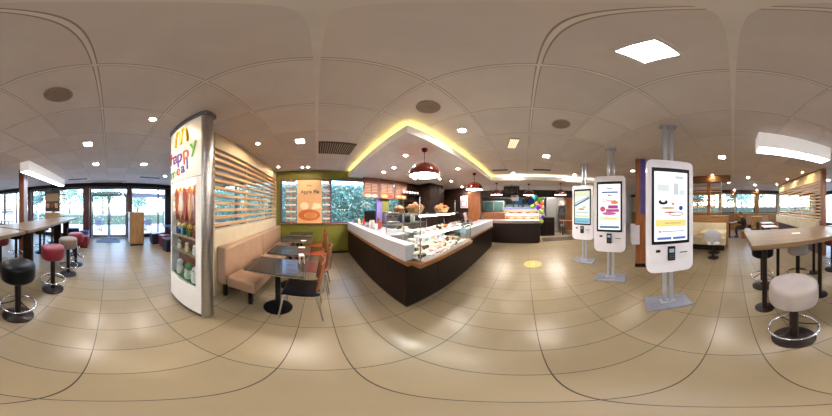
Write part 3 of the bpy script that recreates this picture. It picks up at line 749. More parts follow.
# baskets of bread
def basket(x, y, z, s, lb, n, seed):
    r = thing('bread_basket', lb, 'basket', (x, y, z), R(seed*7))
    MB().lathe([(0, 0), (.72*s, 0), (1.0*s, .55*s), (1.05*s, .57*s), (1.0*s, .61*s), (.92*s, .56*s), (.68*s, .05*s), (0, .05*s)], cap=False, seg=20).build('basket', M['wick'], r)
    rd = random.Random(seed)
    for i in range(n):
        a = 2*PI*i/n; rr = s*(.55 if i else .0)
        q = MB().sphere((0, 0, 0), s*.44, s*.30, s*.30, 12).build('bread_roll', M['bread'], None, loc=(x+rr*math.cos(a), y+rr*math.sin(a), z+s*(.62 if i else .86)))
        q.rotation_euler = (0, 0, rd.uniform(0, 3))
        tag(q, ('round' if i else 'topmost')+' brown roll '+('resting at the '+['centre', 'right', 'right back', 'left back', 'left', 'left front', 'right front'][i % 7]+' ' if i else '')+'in the '+lb.split(' on ')[0], 'bread roll', 'rolls in baskets on the glass display')
basket(1.30, 1.42, 1.433, .135, 'wide wicker basket on the left of the top glass shelf', 6, 3)
basket(1.28, 1.80, 1.433, .10, 'small wicker basket on the back of the top glass shelf', 6, 5)
basket(1.74, 1.27, 1.433, .125, 'oval wicker basket on the right of the top glass shelf', 6, 8)
# pastry trays on deck
rd = random.Random(11)
kinds = ['muffin', 'cake_slice', 'cookie', 'doughnut', 'tart']
def pastry(kind, x, y, z, lb, grp):
    if kind == 'muffin':
        o = MB().lathe([(0, 0), (.022, 0), (.03, .03), (.036, .035), (.03, .055), (0, .064)], cap=False, seg=14).build('muffin', rd.choice([M['bread'], M['choc'], M['cake']]))
    elif kind == 'cake_slice':
        o = MB().prism([(-.03, -.045), (.03, -.045), (0, .045)], 0, .05).build('cake_slice', rd.choice([M['cake'], M['cake'], M['choc']]), bevel=.004)
    elif kind == 'cookie':
        o = MB().lathe([(0, 0), (.035, 0), (.038, .006), (.03, .012), (0, .014)], cap=False, seg=16).build('cookie', M['bread'])
    elif kind == 'doughnut':
        o = MB().ring((0, 0, .016), .026, .016, 20, 10).build('doughnut', rd.choice([M['choc'], M['cake'], flat('#d890a0')]))
    else:
        o = MB().lathe([(0, 0), (.03, 0), (.04, .022), (.036, .024), (0, .026)], cap=False, seg=16).build('tart', M['cake'])
    o.location = (x, y, z); o.rotation_euler = (0, 0, rd.uniform(0, 6))
    tag(o, lb, kind.replace('_', ' '), grp)
rows = []
plain = {'muffin': 'round muffin', 'cake_slice': 'wedge of cake', 'cookie': 'flat cookie', 'doughnut': 'ring doughnut', 'tart': 'small cream tart'}
slots = [(1.16+.155*i, 1.19, .851, 'front row of the display deck', i) for i in range(9)] + [(1.16+.155*i, 1.42, .851, 'back row of the display deck', i) for i in range(9)] + \
        [(1.38+.155*i, 1.42, 1.132, 'middle glass shelf', i) for i in range(7)] + [(1.34, 1.66+.14*i, .851, 'left wing of the display deck', i) for i in range(2)] + [(1.34, 1.78+.1*0, 1.132, 'left wing of the middle glass shelf', 0)]
ordn = ['first', 'second', 'third', 'fourth', 'fifth', 'sixth', 'seventh', 'eighth', 'ninth']
for si, (x, y, z, rowname, i) in enumerate(slots):
    k = kinds[(si*3+i) % 5]
    tr = thing('pastry_tray', 'white tray of %ss, %s from left, %s' % (plain[k].split()[-1] if k != 'cake_slice' else 'cake wedge', ordn[i], rowname), 'tray', (x, y, z), 0, 'white pastry trays in the glass display')
    MB().box(-.068, .068, -.10, .10, 0, .008).build('plate', M['tray'], tr, bevel=.003)
    MB().box(-.03, .03, -.108, -.104, .0, .04).build('price_label', M['paper'], tr, smooth=False)
    for px, py, w in ((-.033, -.05, 'front left'), (.033, -.05, 'front right'), (-.033, .05, 'back left'), (.033, .05, 'back right')):
        pastry(k, x+px, y+py, z+.009, '%s, %s on %s tray of %s' % (plain[k], w, ordn[i], rowname), '%ss in the glass display' % plain[k])
for i in range(6):
    h = [.12, .16, .11, .14, .12, .15][i]
    t = thing('cake_box', 'white cake box, %s from the left along the back of the glass display' % ordn[i], 'box', (1.45+.165*i, 1.68, .852))
    MB().box(-.06, .06, -.05, .05, 0, h).build('box', M['tray'], t, bevel=.006)
    MB().box(-.04, .04, -.052, -.05, h*.35, h*.75).build('printed_label', flat(['#c8a888', '#b0786c', '#8898a8', '#c8b070', '#a88090', '#90a080'][i]), t, smooth=False)
for i, (x, c) in enumerate(((1.95, '#d8c090'), (2.08, '#b86a50'), (2.21, '#e4dcc8'), (2.34, '#8c5a3a'))):
    t = thing('glass_jar', ['honey coloured', 'reddish', 'cream', 'brown'][i]+' filled glass jar behind the right end of the glass display', 'jar', (x, 1.84, .852 if False else 1.0))
    t.location.z = .0
    t.location = (x+.62, 1.60, 1.0)
    MB().lathe([(0, 0), (.045, 0), (.048, .01), (.048, .13), (.035, .15), (0, .15)], cap=False, seg=18).build('jar', flat(c, .15), t)
    MB().cyl((0, 0, .15), .038, .02, 18).build('lid', M['steel'], t)
# till and gear on left worktop
t = thing('till_screen', 'black till screen on the left bakery worktop by the window', 'till', (1.42, 3.35, 1.0), R(-60))
MB().box(-.1, .1, -.08, .08, 0, .02).build('base', M['black'], t, bevel=.005)
MB().cyl((0, 0, .02), .02, .14).build('stand', M['black'], t)
MB().box(-.19, .19, -.02, .02, .12, .42).build('screen', M['black'], t, bevel=.008)
MB().box(-.17, .17, .021, .022, .14, .40).build('display', flat('#3c5878', .15), t, smooth=False)
t = thing('coffee_machine', 'steel coffee machine on the back counter under the menu boards', 'coffee machine', (2.45, 3.88, .95), 0)
MB().box(-.22, .22, -.2, .2, .0, .09).build('drip_base', M['steel'], t, bevel=.01)
MB().box(-.22, .22, .0, .2, .09, .42).build('body', M['steel'], t, bevel=.015)
MB().box(-.22, .22, -.2, .0, .30, .42).build('head', M['steel'], t, bevel=.015)
for sx in (-.1, .1): MB().cyl((sx, -.1, .24), .03, .06, 14).build('brew_group', M['black'], t)
MB().box(-.2, .2, -.204, -.2, .33, .39).build('control_panel', M['black'], t, smooth=False)
t = thing('back_counter', 'steel back counter under the menu boards behind the bakery display', 'counter', (2.75, 3.88, 0))
MB().box(-.75, 1.15, -.22, .28, .05, .91).build('body', M['grey'], t, bevel=.005)
MB().box(-.77, 1.17, -.27, .29, .91, .95).build('worktop', M['steel'], t, bevel=.004)
MB().box(-.75, 1.15, -.18, .28, 0, .05).build('plinth', M['black'], t, smooth=False)
for i in range(3):
    d = MB().box(-.73+.63*i, -.12+.63*i, -.235, -.22, .1, .88).build('door', M['steel'], t, bevel=.004)
    MB().tube([(-.65+.63*i, -.235, .8), (-.65+.63*i, -.26, .8), (-.2+.63*i, -.26, .8), (-.2+.63*i, -.235, .8)], .007).build('handle', M['chrome'], d)
for x, w, hh, c, lb in ((3.0, .3, .34, '#3a3a40', 'dark grey oven box on the back counter right of the coffee machine'), (3.5, .34, .42, '#a8a49e', 'pale mixer cabinet at the right end of the back counter')):
    q = thing('counter_oven', lb, 'appliance', (x, 3.88, .95))
    MB().box(-w/2, w/2, -.18, .2, .015, hh).build('body', flat(c), q, bevel=.01)
    MB().box(-w/2+.03, w/2-.03, -.19, -.18, .06, hh-.08).build('door', mat('oven_glass', '#14161c', .1), q, bevel=.003)
    MB().box(-w/2+.03, w/2-.03, -.186, -.18, hh-.06, hh-.03).build('control_strip', M['steel'], q, smooth=False)
def cup_stack(x, y, z, n, c, lb, r0=.04):
    r = thing('cup_stack', lb, 'cups', (x, y, z), 0, 'paper cups behind the bakery counter')
    for i in range(n): MB().lathe([(0, 0), (r0*.7, 0), (r0, .10), (r0+.004, .102), (r0-.002, .1), (r0*.66, .004), (0, .004)], (0, 0, i*.035), 14, cap=False).build('cup', flat(c), r)
for i, (x, y, n, c, w) in enumerate([(1.3, 2.9, 4, '#d8cfc4', 'tall cream'), (1.44, 2.8, 3, '#b0483c', 'short red'), (1.3, 2.72, 2, '#e6e2dc', 'low white'), (1.5, 3.0, 5, '#7a4a34', 'tallest brown')]):
    cup_stack(x, y, 1.0, n, c, w+' stack of paper cups between the till and the coffee machine')
for i, (x, y, c, w) in enumerate([(1.24, 3.75, '#e8d8a0', 'yellow'), (1.36, 3.68, '#c8401c', 'red'), (1.28, 3.0, '#f0efe8', 'white')]):
    t = thing('syrup_bottle', w+' syrup bottle on the left bakery worktop', 'bottle', (x, y, 1.0))
    MB().lathe([(0, 0), (.032, 0), (.035, .02), (.035, .14), (.012, .19), (.012, .2), (0, .2)], cap=False, seg=16).build('bottle', flat(c, .25), t)
    MB().lathe([(.014, .2), (.014, .225), (.005, .23), (.004, .26), (0, .26)], seg=12).build('pump', M['black'], t)
# right counter objects
t = thing('napkin_holder', 'glass and steel holder on the right end of the glass display', 'holder', (2.75, 1.45, 1.0))
MB().box(-.09, .09, -.07, .07, 0, .01).box(-.09, .09, -.07, -.062, .01, .16).box(-.09, .09, .062, .07, .01, .16).build('body', M['steel'], t, bevel=.003)
MB().box(-.085, .085, -.05, .05, .011, .13).build('napkins', M['paper'], t, smooth=False)
t = thing('card_terminal', 'small dark card terminal on the pale right counter band', 'card terminal', (3.1, 1.46, 1.0), R(10))
MB().box(-.04, .04, -.07, .07, 0, .03, RX(R(12))).build('body', M['black'], t, bevel=.006)
MB().box(-.03, .03, .01, .06, .0305, .032, RX(R(12))).build('display', flat('#7a98a8'), t, smooth=False)
t = thing('till_screen', 'pinkish boxed till on the right bakery counter', 'till', (3.35, 1.55, 1.0), R(15))
MB().box(-.16, .16, -.12, .12, 0, .1).build('drawer', flat('#6a5a58'), t, bevel=.006)
MB().box(-.15, .15, -.02, .02, .14, .38, T(0, 0, 0) @ RX(R(-12))).build('screen', flat('#a88a88'), t, bevel=.01)
MB().cyl((0, 0, .08), .02, .1, 12).build('stand', M['black'], t)
# menu boards
for i, (x0, c1, w) in enumerate([(1.46, '#7e4e3a', 'left'), (2.07, '#84543e', 'middle'), (2.68, '#7a4a36', 'right')]):
    t = thing('menu_board', 'brown hanging menu board, %s of the three above the bakery worktop' % w, 'menu board', (x0+.29, 4.05, 1.83), 0, 'brown menu boards')
    MB().box(-.285, .285, -.02, .02, 0, .68).build('panel', wood('board_wood_%d' % i, '#663c28', c1, 0), t, smooth=False)
    MB().box(-.24, .24, -.024, -.02, .56, .60).build('heading', flat('#5a3020'), t, smooth=False)
    for q in range(6):
        MB().box(-.22, -.02, -.023, -.02, .22+.05*q, .235+.05*q).build('text_line', flat('#b89478'), t, smooth=False)
        MB().box(.03, .22, -.023, -.02, .22+.05*q, .235+.05*q).build('text_line', flat('#b89478'), t, smooth=False)
    MB().sphere((-.1, -.021, .08), .13, .004, .06, seg=16).build('food_picture', flat(['#d88a70', '#e09040', '#d87a4a'][i]), t)
    MB().sphere((.13, -.021, .08), .10, .004, .05, seg=16).build('food_picture', flat(['#e0b0a0', '#8c2c18', '#e0b870'][i]), t)
    for sx in (-.2, .2): MB().cyl((sx, 0, .68), .006, .01, 8).build('hook', M['chrome'], t)
# wall shelf with cups, cupboard, poster
t = thing('wall_shelf', 'dark wall shelf holding white cups behind the bakery counter', 'shelf', (3.45, 4.05, 1.75))
for z in (0, .28): MB().box(-.45, .45, -.13, .14, z, z+.03).build('board', M['brownwall'], t, bevel=.003)
for x in (-.43, .43): MB().box(x-.015, x+.015, .0, .14, -.1, .4).build('bracket', M['dark'], t, smooth=False)
for i in range(6):
    o = MB().lathe([(0, 0), (.03, 0), (.045, .1), (.04, .1), (.027, .006), (0, .006)], cap=False, seg=14).build('mug', M['tray'], None, loc=(3.1+.14*i, 4.0, 2.06))
    tag(o, 'white mug, %s from the left on the dark wall shelf' % ordn[i], 'mug', 'white mugs on the dark wall shelf')
t = thing('tall_cupboard', 'tall dark brown cupboard behind the bakery display', 'cupboard', (4.4, 3.8, 0))
MB().box(-.45, .45, -.35, .38, 0, 2.5).build('body', M['brownwall'], t, bevel=.005)
for sx in (-1, 1):
    d = MB().box(min(sx*.01, sx*.44), max(sx*.01, sx*.44), -.37, -.35, .1, 2.4).build('door', DK, t, bevel=.004)
    MB().tube([(sx*.05, -.37, 1.1), (sx*.05, -.40, 1.12), (sx*.05, -.40, 1.3), (sx*.05, -.37, 1.32)], .006).build('handle', M['chrome'], d)
t = thing('wall_poster', 'pale framed notice on the dark wall beside the orange wood panel', 'poster', (5.97, 2.95, 1.5))
MB().box(-.02, .02, -.2, .2, 0, .6).build('frame', flat('#c8c4cc'), t, bevel=.005)
MB().box(-.023, -.02, -.16, .16, .05, .55).build('print', flat('#a88c9c'), t, smooth=False)
MB().box(-.026, -.023, -.1, .1, .1, .3).build('picture', flat('#d8d8e4'), t, smooth=False)

# ------------------------------------------------------------------ far service counter and kitchen
t = thing('service_counter', 'dark far service counter with grey stone top, below the black menu screen', 'counter', (5.45, .38, 0))
MB().box(0, .6, -1.0, 1.5, .05, .86).build('base', DK, t, bevel=.008)
MB().box(.03, .57, -.95, 1.45, 0, .05).build('plinth', M['black'], t, smooth=False)
MB().box(-.02, .62, -1.02, 1.5, .86, .885).build('wood_trim', M['trimwy'], t, bevel=.003)
MB().box(-.03, .65, -1.03, 1.5, .885, .98).build('worktop', M['stone'], t, bevel=.006)
t = thing('menu_screen', 'black hanging menu screen above the far counter', 'screen', (5.9, .6, 2.08))
MB().box(-.03, .03, -.35, .35, 0, .4).build('housing', M['black'], t, bevel=.006)
MB().box(-.033, -.03, -.32, .32, .03, .37).build('display', mat('dark_screen', '#0c0e14', .12), t, smooth=False)
MB().box(-.01, .01, -.02, .02, .4, .44).build('bracket', M['dark'], t)
t = thing('hanging_sign', 'small pale square sign hanging below the black menu screen', 'sign', (5.8, .45, 1.82))
MB().box(-.008, .008, -.17, .17, 0, .24).build('board', flat('#b8aeb8'), t, smooth=False)
MB().box(-.011, -.008, -.08, .08, .16, .20).build('print', flat('#3a3440'), t, smooth=False)
for yy in (-.12, .12): MB().cyl((0, yy, .24), .003, .46, 8).build('wire', M['steel'], t)
t = thing('heated_cabinet', 'brightly lit steel heated cabinet behind the far counter', 'cabinet', (6.75, .2, 0))
MB().box(0, .5, -.95, .95, 0, .9).build('base', M['steel'], t, bevel=.01)
MB().box(.45, .5, -.95, .95, .9, 1.5).box(0, .45, -.95, -.92, .9, 1.5).box(0, .45, .92, .95, .9, 1.5).box(0, .5, -.95, .95, 1.5, 1.54).box(0, .45, -.92, .92, 1.18, 1.2).build('housing', M['steel'], t, smooth=False)
MB().box(.1, .4, -.9, .9, 1.475, 1.498).box(.1, .4, -.9, .9, 1.15, 1.178).build('heat_lamp', emit('heat_lamp', '#ffe9b8', 16), t, smooth=False)
MB().box(-.006, 0, -.95, .95, 1.42, 1.5).build('label_rail', glow('#c8c8ff', .7), t, smooth=False)
for i in range(8):
    for j in range(2):
        c = ['#d8b070', '#c8402c', '#e8e0d0', '#b07840'][(i*3+j) % 4]
        o = MB().box(-.05, .05, -.06, .06, 0, .09).build('burger_box', flat(c), None, bevel=.012, loc=(6.9, -.6+.22*i, .901+.3*j))
        tag(o, '%s carton, %s from right, %s level of the heated cabinet' % ({'#d8b070': 'tan', '#c8402c': 'red', '#e8e0d0': 'white', '#b07840': 'brown'}[c], ordn[i], ['lower', 'upper'][j]), 'carton', 'food cartons in the heated cabinet')
for (y, c, lb) in [(.35, '#2a5a7a', 'blue-lit kitchen order monitor, left of two above the heated cabinet'), (-.35, '#26305a', 'dark blue kitchen order monitor, right of two above the heated cabinet')]:
    t = thing('order_monitor', lb, 'monitor', (7.0, y, 1.66))
    MB().box(0, .05, -.22, .22, 0, .34).build('housing', M['black'], t, bevel=.008)
    MB().box(-.003, 0, -.19, .19, .03, .31).build('display', glow(c, .9), t, smooth=False)
    MB().box(.02, .04, -.03, .03, -.12, 0).build('stand', M['dark'], t)
t = thing('kitchen_hood', 'long steel extractor hood across the kitchen back', 'hood', (7.6, .3, 2.02))
MB().prism([(0, 0), (.9, 0), (.9, .5), (.4, .5)], -1.4, 1.9, 'xz').build('canopy', M['steel'], t, smooth=False)
MB().box(-.02, .0, -1.4, 1.9, 0, .05).build('lip', M['chrome'], t, smooth=False)
t = thing('kitchen_unit', 'steel kitchen bench with greenish glass doors, left of the heated cabinet', 'kitchen unit', (7.3, 1.75, 0))
MB().box(0, .7, -.6, 1.2, 0, 1.15).build('body', M['grey'], t, bevel=.01)
MB().box(0, .7, -.6, 1.2, 1.3, 1.9).build('upper_body', M['grey'], t, bevel=.01)
for i in range(3): MB().box(-.01, 0, -.55+.58*i, -.02+.58*i, 1.34, 1.86).build('glass_door', flat('#3c5a54', .1), t, smooth=False)
MB().box(.6, .7, -.6, 1.2, 1.15, 1.3).build('back_panel', M['steel'], t, smooth=False)
t = thing('wood_counter', 'low orange wood counter front left behind the far service counter', 'counter', (6.25, 1.55, 0))
MB().box(0, .3, -.6, .5, .05, 1.26).build('front', M['owood'], t, smooth=False)
MB().box(-.02, .34, -.62, .5, 1.26, 1.29).build('top', M['trimwy'], t, bevel=.004)
MB().box(.03, .3, -.55, .45, 0, .05).build('plinth', M['black'], t, smooth=False)
for i, (y, c, w) in enumerate(((.9, '#2c3434', 'left'), (.42, '#8c9498', 'middle'), (-.1, '#3c4048', 'right'))):
    q = thing('kitchen_fryer', w+' kitchen cooking unit under the steel extractor hood', 'cooker', (7.75, y, 0))
    MB().box(-.3, .35, -.22, .22, 0, 1.2).build('body', M['steel'], q, bevel=.01)
    MB().box(.1, .35, -.22, .22, 1.2, 1.75).build('upright', flat(c), q, bevel=.01)
    MB().box(.09, .1, -.16, .16, 1.4, 1.65).build('panel', glow('#9ab8c8', .6), q, smooth=False)
    for k in (-.1, .1): MB().box(-.28, .05, k-.07, k+.07, 1.2, 1.26).build('basket', M['chrome'], q, bevel=.006)
# kitchen tube lights
for yy, w in ((1.2, 'left'), (-1.5, 'right')):
    t = thing('kitchen_light', 'white ceiling light in the kitchen behind the brown bulkhead, %s one' % w, 'ceiling light', (7.0, yy, 2.52))
    MB().box(-.15, .15, -.4, .4, -.02, 0).build('housing', M['white'], t, smooth=False)
    MB().box(-.13, .13, -.38, .38, -.026, -.02).build('diffuser', emit('kitchen_glow', '#fff6ec', 120*K), t, smooth=False)
# balloons
bal = [('#3ab0b0', 535, 197, .13), ('#7ac048', 540.5, 199.5, .12), ('#e88a3c', 542, 203, .12), ('#e05a80', 539.5, 206, .11), ('#8cc83c', 532.8, 206.5, .11), ('#e8b45a', 537, 203.2, .1), ('#6a38b8', 538, 207.5, .12),
       ('#f0a890', 542.5, 207.5, .11), ('#9ad04c', 541.5, 212, .12), ('#5a3aa8', 543, 217, .1), ('#b8d84c', 541.5, 221.5, .11)]
names = ['teal', 'leaf green', 'orange', 'pink', 'lime left', 'amber', 'violet', 'peach', 'lime right', 'indigo lower', 'yellow-green lowest']
for (c, px, py, rr), nm in zip(bal, names):
    rr *= .82; th = R((px-317)*360/832); el = R((208-py)*180/416); D = 5.68
    X = 5.5+.17*(names.index(nm) % 3); Y = X/math.tan(th); z = 1.5+math.hypot(X, Y)*math.tan(el)
    t = thing('balloon', '%s balloon in the bunch at the end of the far counter' % nm, 'balloon', (X, Y, z), 0, 'balloon bunch at the far counter')
    MB().lathe([(0, -rr*1.12), (rr*.35, -rr*.95), (rr*.8, -rr*.5), (rr, .05*rr), (rr*.85, rr*.6), (rr*.45, rr*.92), (0, rr)], seg=20, cap=False).build('skin', flat(c, .2), t)
    MB().lathe([(0, -rr*1.22), (.02, -rr*1.2), (.006, -rr*1.1), (0, -rr*1.1)], seg=10, cap=False).build('knot', flat(c, .3), t)
    MB().tube([(0, 0, -rr*1.2), (.0, .0, .99-z if z > 1.3 else -rr*1.2-.05)], .002, 6).build('string', M['paper'], t)
# kitchen right side
t = thing('waste_station', 'pair of dark brown waste cabinets right of the far counter', 'waste bin', (6.9, -1.12, 0))
MB().box(0, .5, -.45, .32, 0, 1.0).build('body', M['brownwall'], t, bevel=.01)
for a in (-.42, -.03): MB().box(-.012, 0, a, a+.34, .1, .78).build('door', DK, t, bevel=.004)
for a in (-.36, .03): MB().box(-.006, 0.002, a, a+.22, .84, .95).build('flap', M['black'], t, smooth=False)
t = thing('tall_fridge', 'tall grey steel fridge at the back of the kitchen, right of the balloons', 'fridge', (7.8, -1.62, 0))
MB().box(0, .7, -.35, .35, 0, 2.15).build('body', M['grey'], t, bevel=.01)
d = MB().box(-.02, 0, -.33, .33, .12, 2.1).build('door', M['steel'], t, bevel=.006)
MB().tube([(-.02, -.27, .9), (-.06, -.27, .95), (-.06, -.27, 1.4), (-.02, -.27, 1.45)], .01).build('handle', M['black'], d)
t = thing('shelf_rack', 'steel rack with stored boxes beside the tall fridge', 'shelf', (7.9, -2.3, 0))
for (a, c) in ((0, -.22), (0, .22), (.4, -.22), (.4, .22)): MB().box(a, a+.03, c-.015, c+.015, 0, 2.0).build('post', M['steel'], t)
for z in (.25, .75, 1.2, 1.65): MB().box(0, .43, -.22, .22, z, z+.02).build('shelf', M['steel'], t, smooth=False)
for z, c, w in ((.77, '#3c3c44', 'dark'), (1.22, '#26262c', 'black'), (1.67, '#c8c0b8', 'pale'), (.27, '#8a8a90', 'grey')):
    tag(MB().box(-.16, .16, -.15, .15, 0, .28).build('storage_box', flat(c), None, bevel=.01, loc=(8.12, -2.3, z+.001)), w+' storage box on the steel rack', 'box')
t = thing('side_table', 'wooden side table in front of the orange wood wall by the kitchen', 'table', (7.3, -2.45, 0))
MB().box(-.3, .3, -.45, .45, .74, .78).build('tabletop', M['owood'], t, bevel=.004)
for a in (-.26, .26):
    for c in (-.4, .4): MB().box(a-.02, a+.02, c-.02, c+.02, 0, .74).build('leg', M['dark'], t)
tag(MB().box(-.35, .35, -1.1, 1.1, 0, .012).build('floor_mat', flat('#3a2c24'), None, bevel=.003, loc=(6.1, -1.9, .001)), 'long dark floor mat at the kitchen entrance', 'mat')

# ------------------------------------------------------------------ self-order kiosks
def rrect(w0, w1, z0, z1, r, n=8, top_r=None):
    """rounded rectangle outline in XZ; w0 half-width bottom, w1 half-width top"""
    tr = top_r or r; pts = []
    for cx, cz, a0, rr in ((w1-tr, z1-tr, 0, tr), (-w1+tr, z1-tr, 90, tr), (-w0+r, z0+r, 180, r), (w0-r, z0+r, 270, r)):
        for i in range(n+1):
            a = R(a0+90*i/n); pts.append((cx+rr*math.cos(a), cz+rr*math.sin(a)))
    return pts
def kiosk(x, y, lb, screen, rz=R(223)):
    t = thing('order_kiosk', lb, 'kiosk', (x, y, 0), rz)       # faces local -Y
    MB().box(-.29, .29, -.17, .17, 0, .03).build('base_plate', mat('kiosk_base_metal', '#8a90a0', .35, .3), t, bevel=.006)
    for sx in (-.045, .045):
        MB().box(sx-.025, sx+.025, -.025, .025, .03, 2.70).build('pole', M['kmetal'], t, bevel=.004)
    MB().box(-.11, .11, -.05, .05, 2.70, 2.728).build('ceiling_bracket', M['kmetal'], t, bevel=.004)
    MB().box(-.10, .10, -.05, .05, .03, .05).build('pole_socket', M['kmetal'], t, bevel=.004)
    MB().prism(rrect(.295, .295, .66, 2.10, .10, top_r=.07), -.15, -.03, 'xz').build('housing', M['kiosk'], t, bevel=.012)
    MB().prism(rrect(.22, .22, .85, 1.95, .05), -.03, .03, 'xz').build('back_cover', M['kiosk'], t, bevel=.01)
    MB().box(-.235, .235, -.162, -.15, 1.06, 1.99).build('screen_bezel', M['black'], t, bevel=.004)
    scr = MB().box(-.205, .205, -.1635, -.162, 1.10, 1.94).build('screen', screen['bg'], t, smooth=False)
    yy = -.1645
    for (x0, x1, z0, z1, c) in screen['bars']:
        MB().box(x0, x1, yy, yy+.001, z0, z1).build('screen_graphic', glow(c, 1.0), scr, smooth=False)
    for ei, (cx, cz, rx, rz_, c) in enumerate(screen.get('ell', [])):
        MB().sphere((cx, yy+.0002-.0004*ei, cz), rx, .001, rz_, seg=20).build('screen_graphic', glow(c, 1.0), scr)
    for (tx, cx, cz, s, c) in screen.get('txt', []):
        text(tx, s, glow(c, 1.0), T(cx, yy-.001, cz) @ RX(R(90)), scr, 'screen_lettering', .0005)
    for (x0, z0, x1, z1, w, c) in screen.get('diag', []):
        a = math.atan2(z1-z0, x1-x0); L = math.hypot(x1-x0, z1-z0)
        MB().box(0, L, -.0005, .0005, -w/2, w/2, T(x0, yy-.0008, z0) @ RY(-a)).build('screen_graphic', glow(c, 1.0), scr, smooth=False)
    # card terminal, scanner, printer slot
    ct = MB().box(-.045, .045, -.185, -.15, .845, 1.03).build('card_terminal', M['black'], t, bevel=.008)
    MB().box(-.03, .03, -.1865, -.185, .955, 1.005).build('terminal_display', glow('#9aa8b0', .9), ct, smooth=False)
    for i in range(3):
        for j in range(3): MB().box(-.028+.022*i, -.014+.022*i, -.188, -.185, .87+.025*j, .885+.025*j).build('terminal_key', flat('#5a5e66'), ct, smooth=False)
    MB().box(-.185, -.13, -.156, -.15, .955, .99).build('scanner_window', M['black'], t, bevel=.003)
    MB().box(.11, .21, -.158, -.15, .93, .945).build('receipt_slot', flat('#6a6c74'), t, bevel=.002)
    MB().box(.10, .20, -.156, -.15, .85, .925).build('receipt_flap', flat('#dcd9de'), t, bevel=.004)
    return t
s1 = dict(bg=glow('#f0f4f6', 1.25), bars=[(-.19, .19, 1.28, 1.36, '#f2e28c'), (-.17, 0.0, 1.12, 1.15, '#5f78b8'), (.02, .18, 1.12, 1.15, '#5f78b8'), (-.12, .16, 1.215, 1.225, '#98a0a8'), (.05, .15, 1.86, 1.89, '#c8d0d4'), (-.17, -.03, 1.70, 1.78, '#dfe6e2'), (.03, .09, 1.66, 1.80, '#cdd5d8'), (.1, .17, 1.66, 1.72, '#dde6ea'), (-.08, .12, 1.315, 1.325, '#c87840')],
          ell=[(-.10, 1.57, .055, .03, '#20242c'), (-.10, 1.585, .03, .022, '#f0f4f6'), (-.14, 1.22, .014, .014, '#98a078'), (.12, 1.50, .025, .028, '#34508c'), (.02, 1.55, .02, .015, '#d89060'), (-.04, 1.50, .09, .012, '#c8a870'), (.06, 1.43, .09, .028, '#c05050'), (.06, 1.43, .082, .021, '#f4f0f0'), (-.02, 1.45, .07, .008, '#b84848')])
s2 = dict(bg=glow('#f2f4f4', 1.25), bars=[(-.18, .18, 1.13, 1.17, '#4a80a8'), (-.1, .12, 1.30, 1.315, '#e0d060'), (-.05, .06, 1.85, 1.865, '#8088a0'), (-.14, .16, 1.775, 1.80, '#405a98'), (-.19, .19, 1.27, 1.34, '#eef0c8'), (-.02, .16, 1.49, 1.55, '#b04a8c'), (-.06, .18, 1.43, 1.48, '#c0508c')],
          txt=[('Cheese', .0, 1.64, .08, '#e8603c'), ('Melt', .02, 1.73, .05, '#405a98')],
          ell=[(-.12, 1.48, .05, .05, '#d05a78'), (.0, 1.40, .13, .03, '#c86a9c'), (.1, 1.6, .07, .03, '#ec8a58'), (-.14, 1.2, .012, .012, '#70a080')])
s3 = dict(bg=glow('#e4eee4', 1.15), bars=[(-.2, .2, 1.11, 1.24, '#8cc8d8'), (-.18, .18, 1.28, 1.30, '#dcc870'), (-.18, .16, 1.38, 1.40, '#a8c4c0'), (-.2, .2, 1.8, 1.93, '#e8ecc8'), (-.15, .15, 1.13, 1.15, '#4a90b0')],
          ell=[(-.02, 1.47, .09, .025, '#dca070'), (.06, 1.52, .05, .02, '#e8c0a0')], diag=[(-.2, 1.56, .2, 1.76, .035, '#33508c'), (-.2, 1.62, .2, 1.8, .015, '#6a90b8')])
kiosk(.82, -1.53, 'white self-order kiosk nearest the camera, standing on two grey poles', s1)
kiosk(2.05, -1.55, 'white self-order kiosk in the middle with orange and pink lettering on screen', s2)
kiosk(3.22, -1.55, 'white self-order kiosk farthest away with blue diagonal stripe on screen', s3)
t = thing('wood_column', 'orange wood column with blue panel behind the nearest kiosk', 'column', (2.1, -2.50, 0), R(220.3))
MB().box(-.12, .12, -.12, .12, 0, 2.725).build('shaft', M['owood'], t, bevel=.006)
MB().box(.0, .122, -.126, -.12, 1.35, 2.72).build('blue_panel', M['purple'], t, smooth=False)
MB().box(-.13, .13, -.13, .13, 0, .1).build('foot', M['black'], t, bevel=.004)
t = thing('napkin_dispenser', 'white shelf unit fixed on the orange wood column behind the nearest kiosk', 'dispenser', (2.12, -2.30, .66), R(-40))
for z in (0, .13, .26): MB().box(-.16, .16, -.1, .08, z, z+.02).build('shelf', M['kiosk'], t, bevel=.004)
for sx in (-.16, .15): MB().box(sx, sx+.01, -.1, .08, 0, .45).build('side', M['kiosk'], t, smooth=False)
tag(MB().lathe([(0, 0), (.225, 0), (.225, .002), (0, .002)], cap=False, seg=40).build('floor_sticker', M['stickerc'], None, loc=(3.33, -.2, .001)), 'round yellow sticker on the floor before the far counter', 'sticker')
st = [o for o in bpy.data.objects if o.name.startswith('floor_sticker')][0]
MB().ring((0, 0, .002), .19, .004, 40, 6).build('printed_ring', M['stick2'], st)
MB().box(-.12, .12, -.03, -.01, .002, .003).box(-.09, .09, .02, .04, .002, .003).build('printed_band', M['stick2'], st, smooth=False)

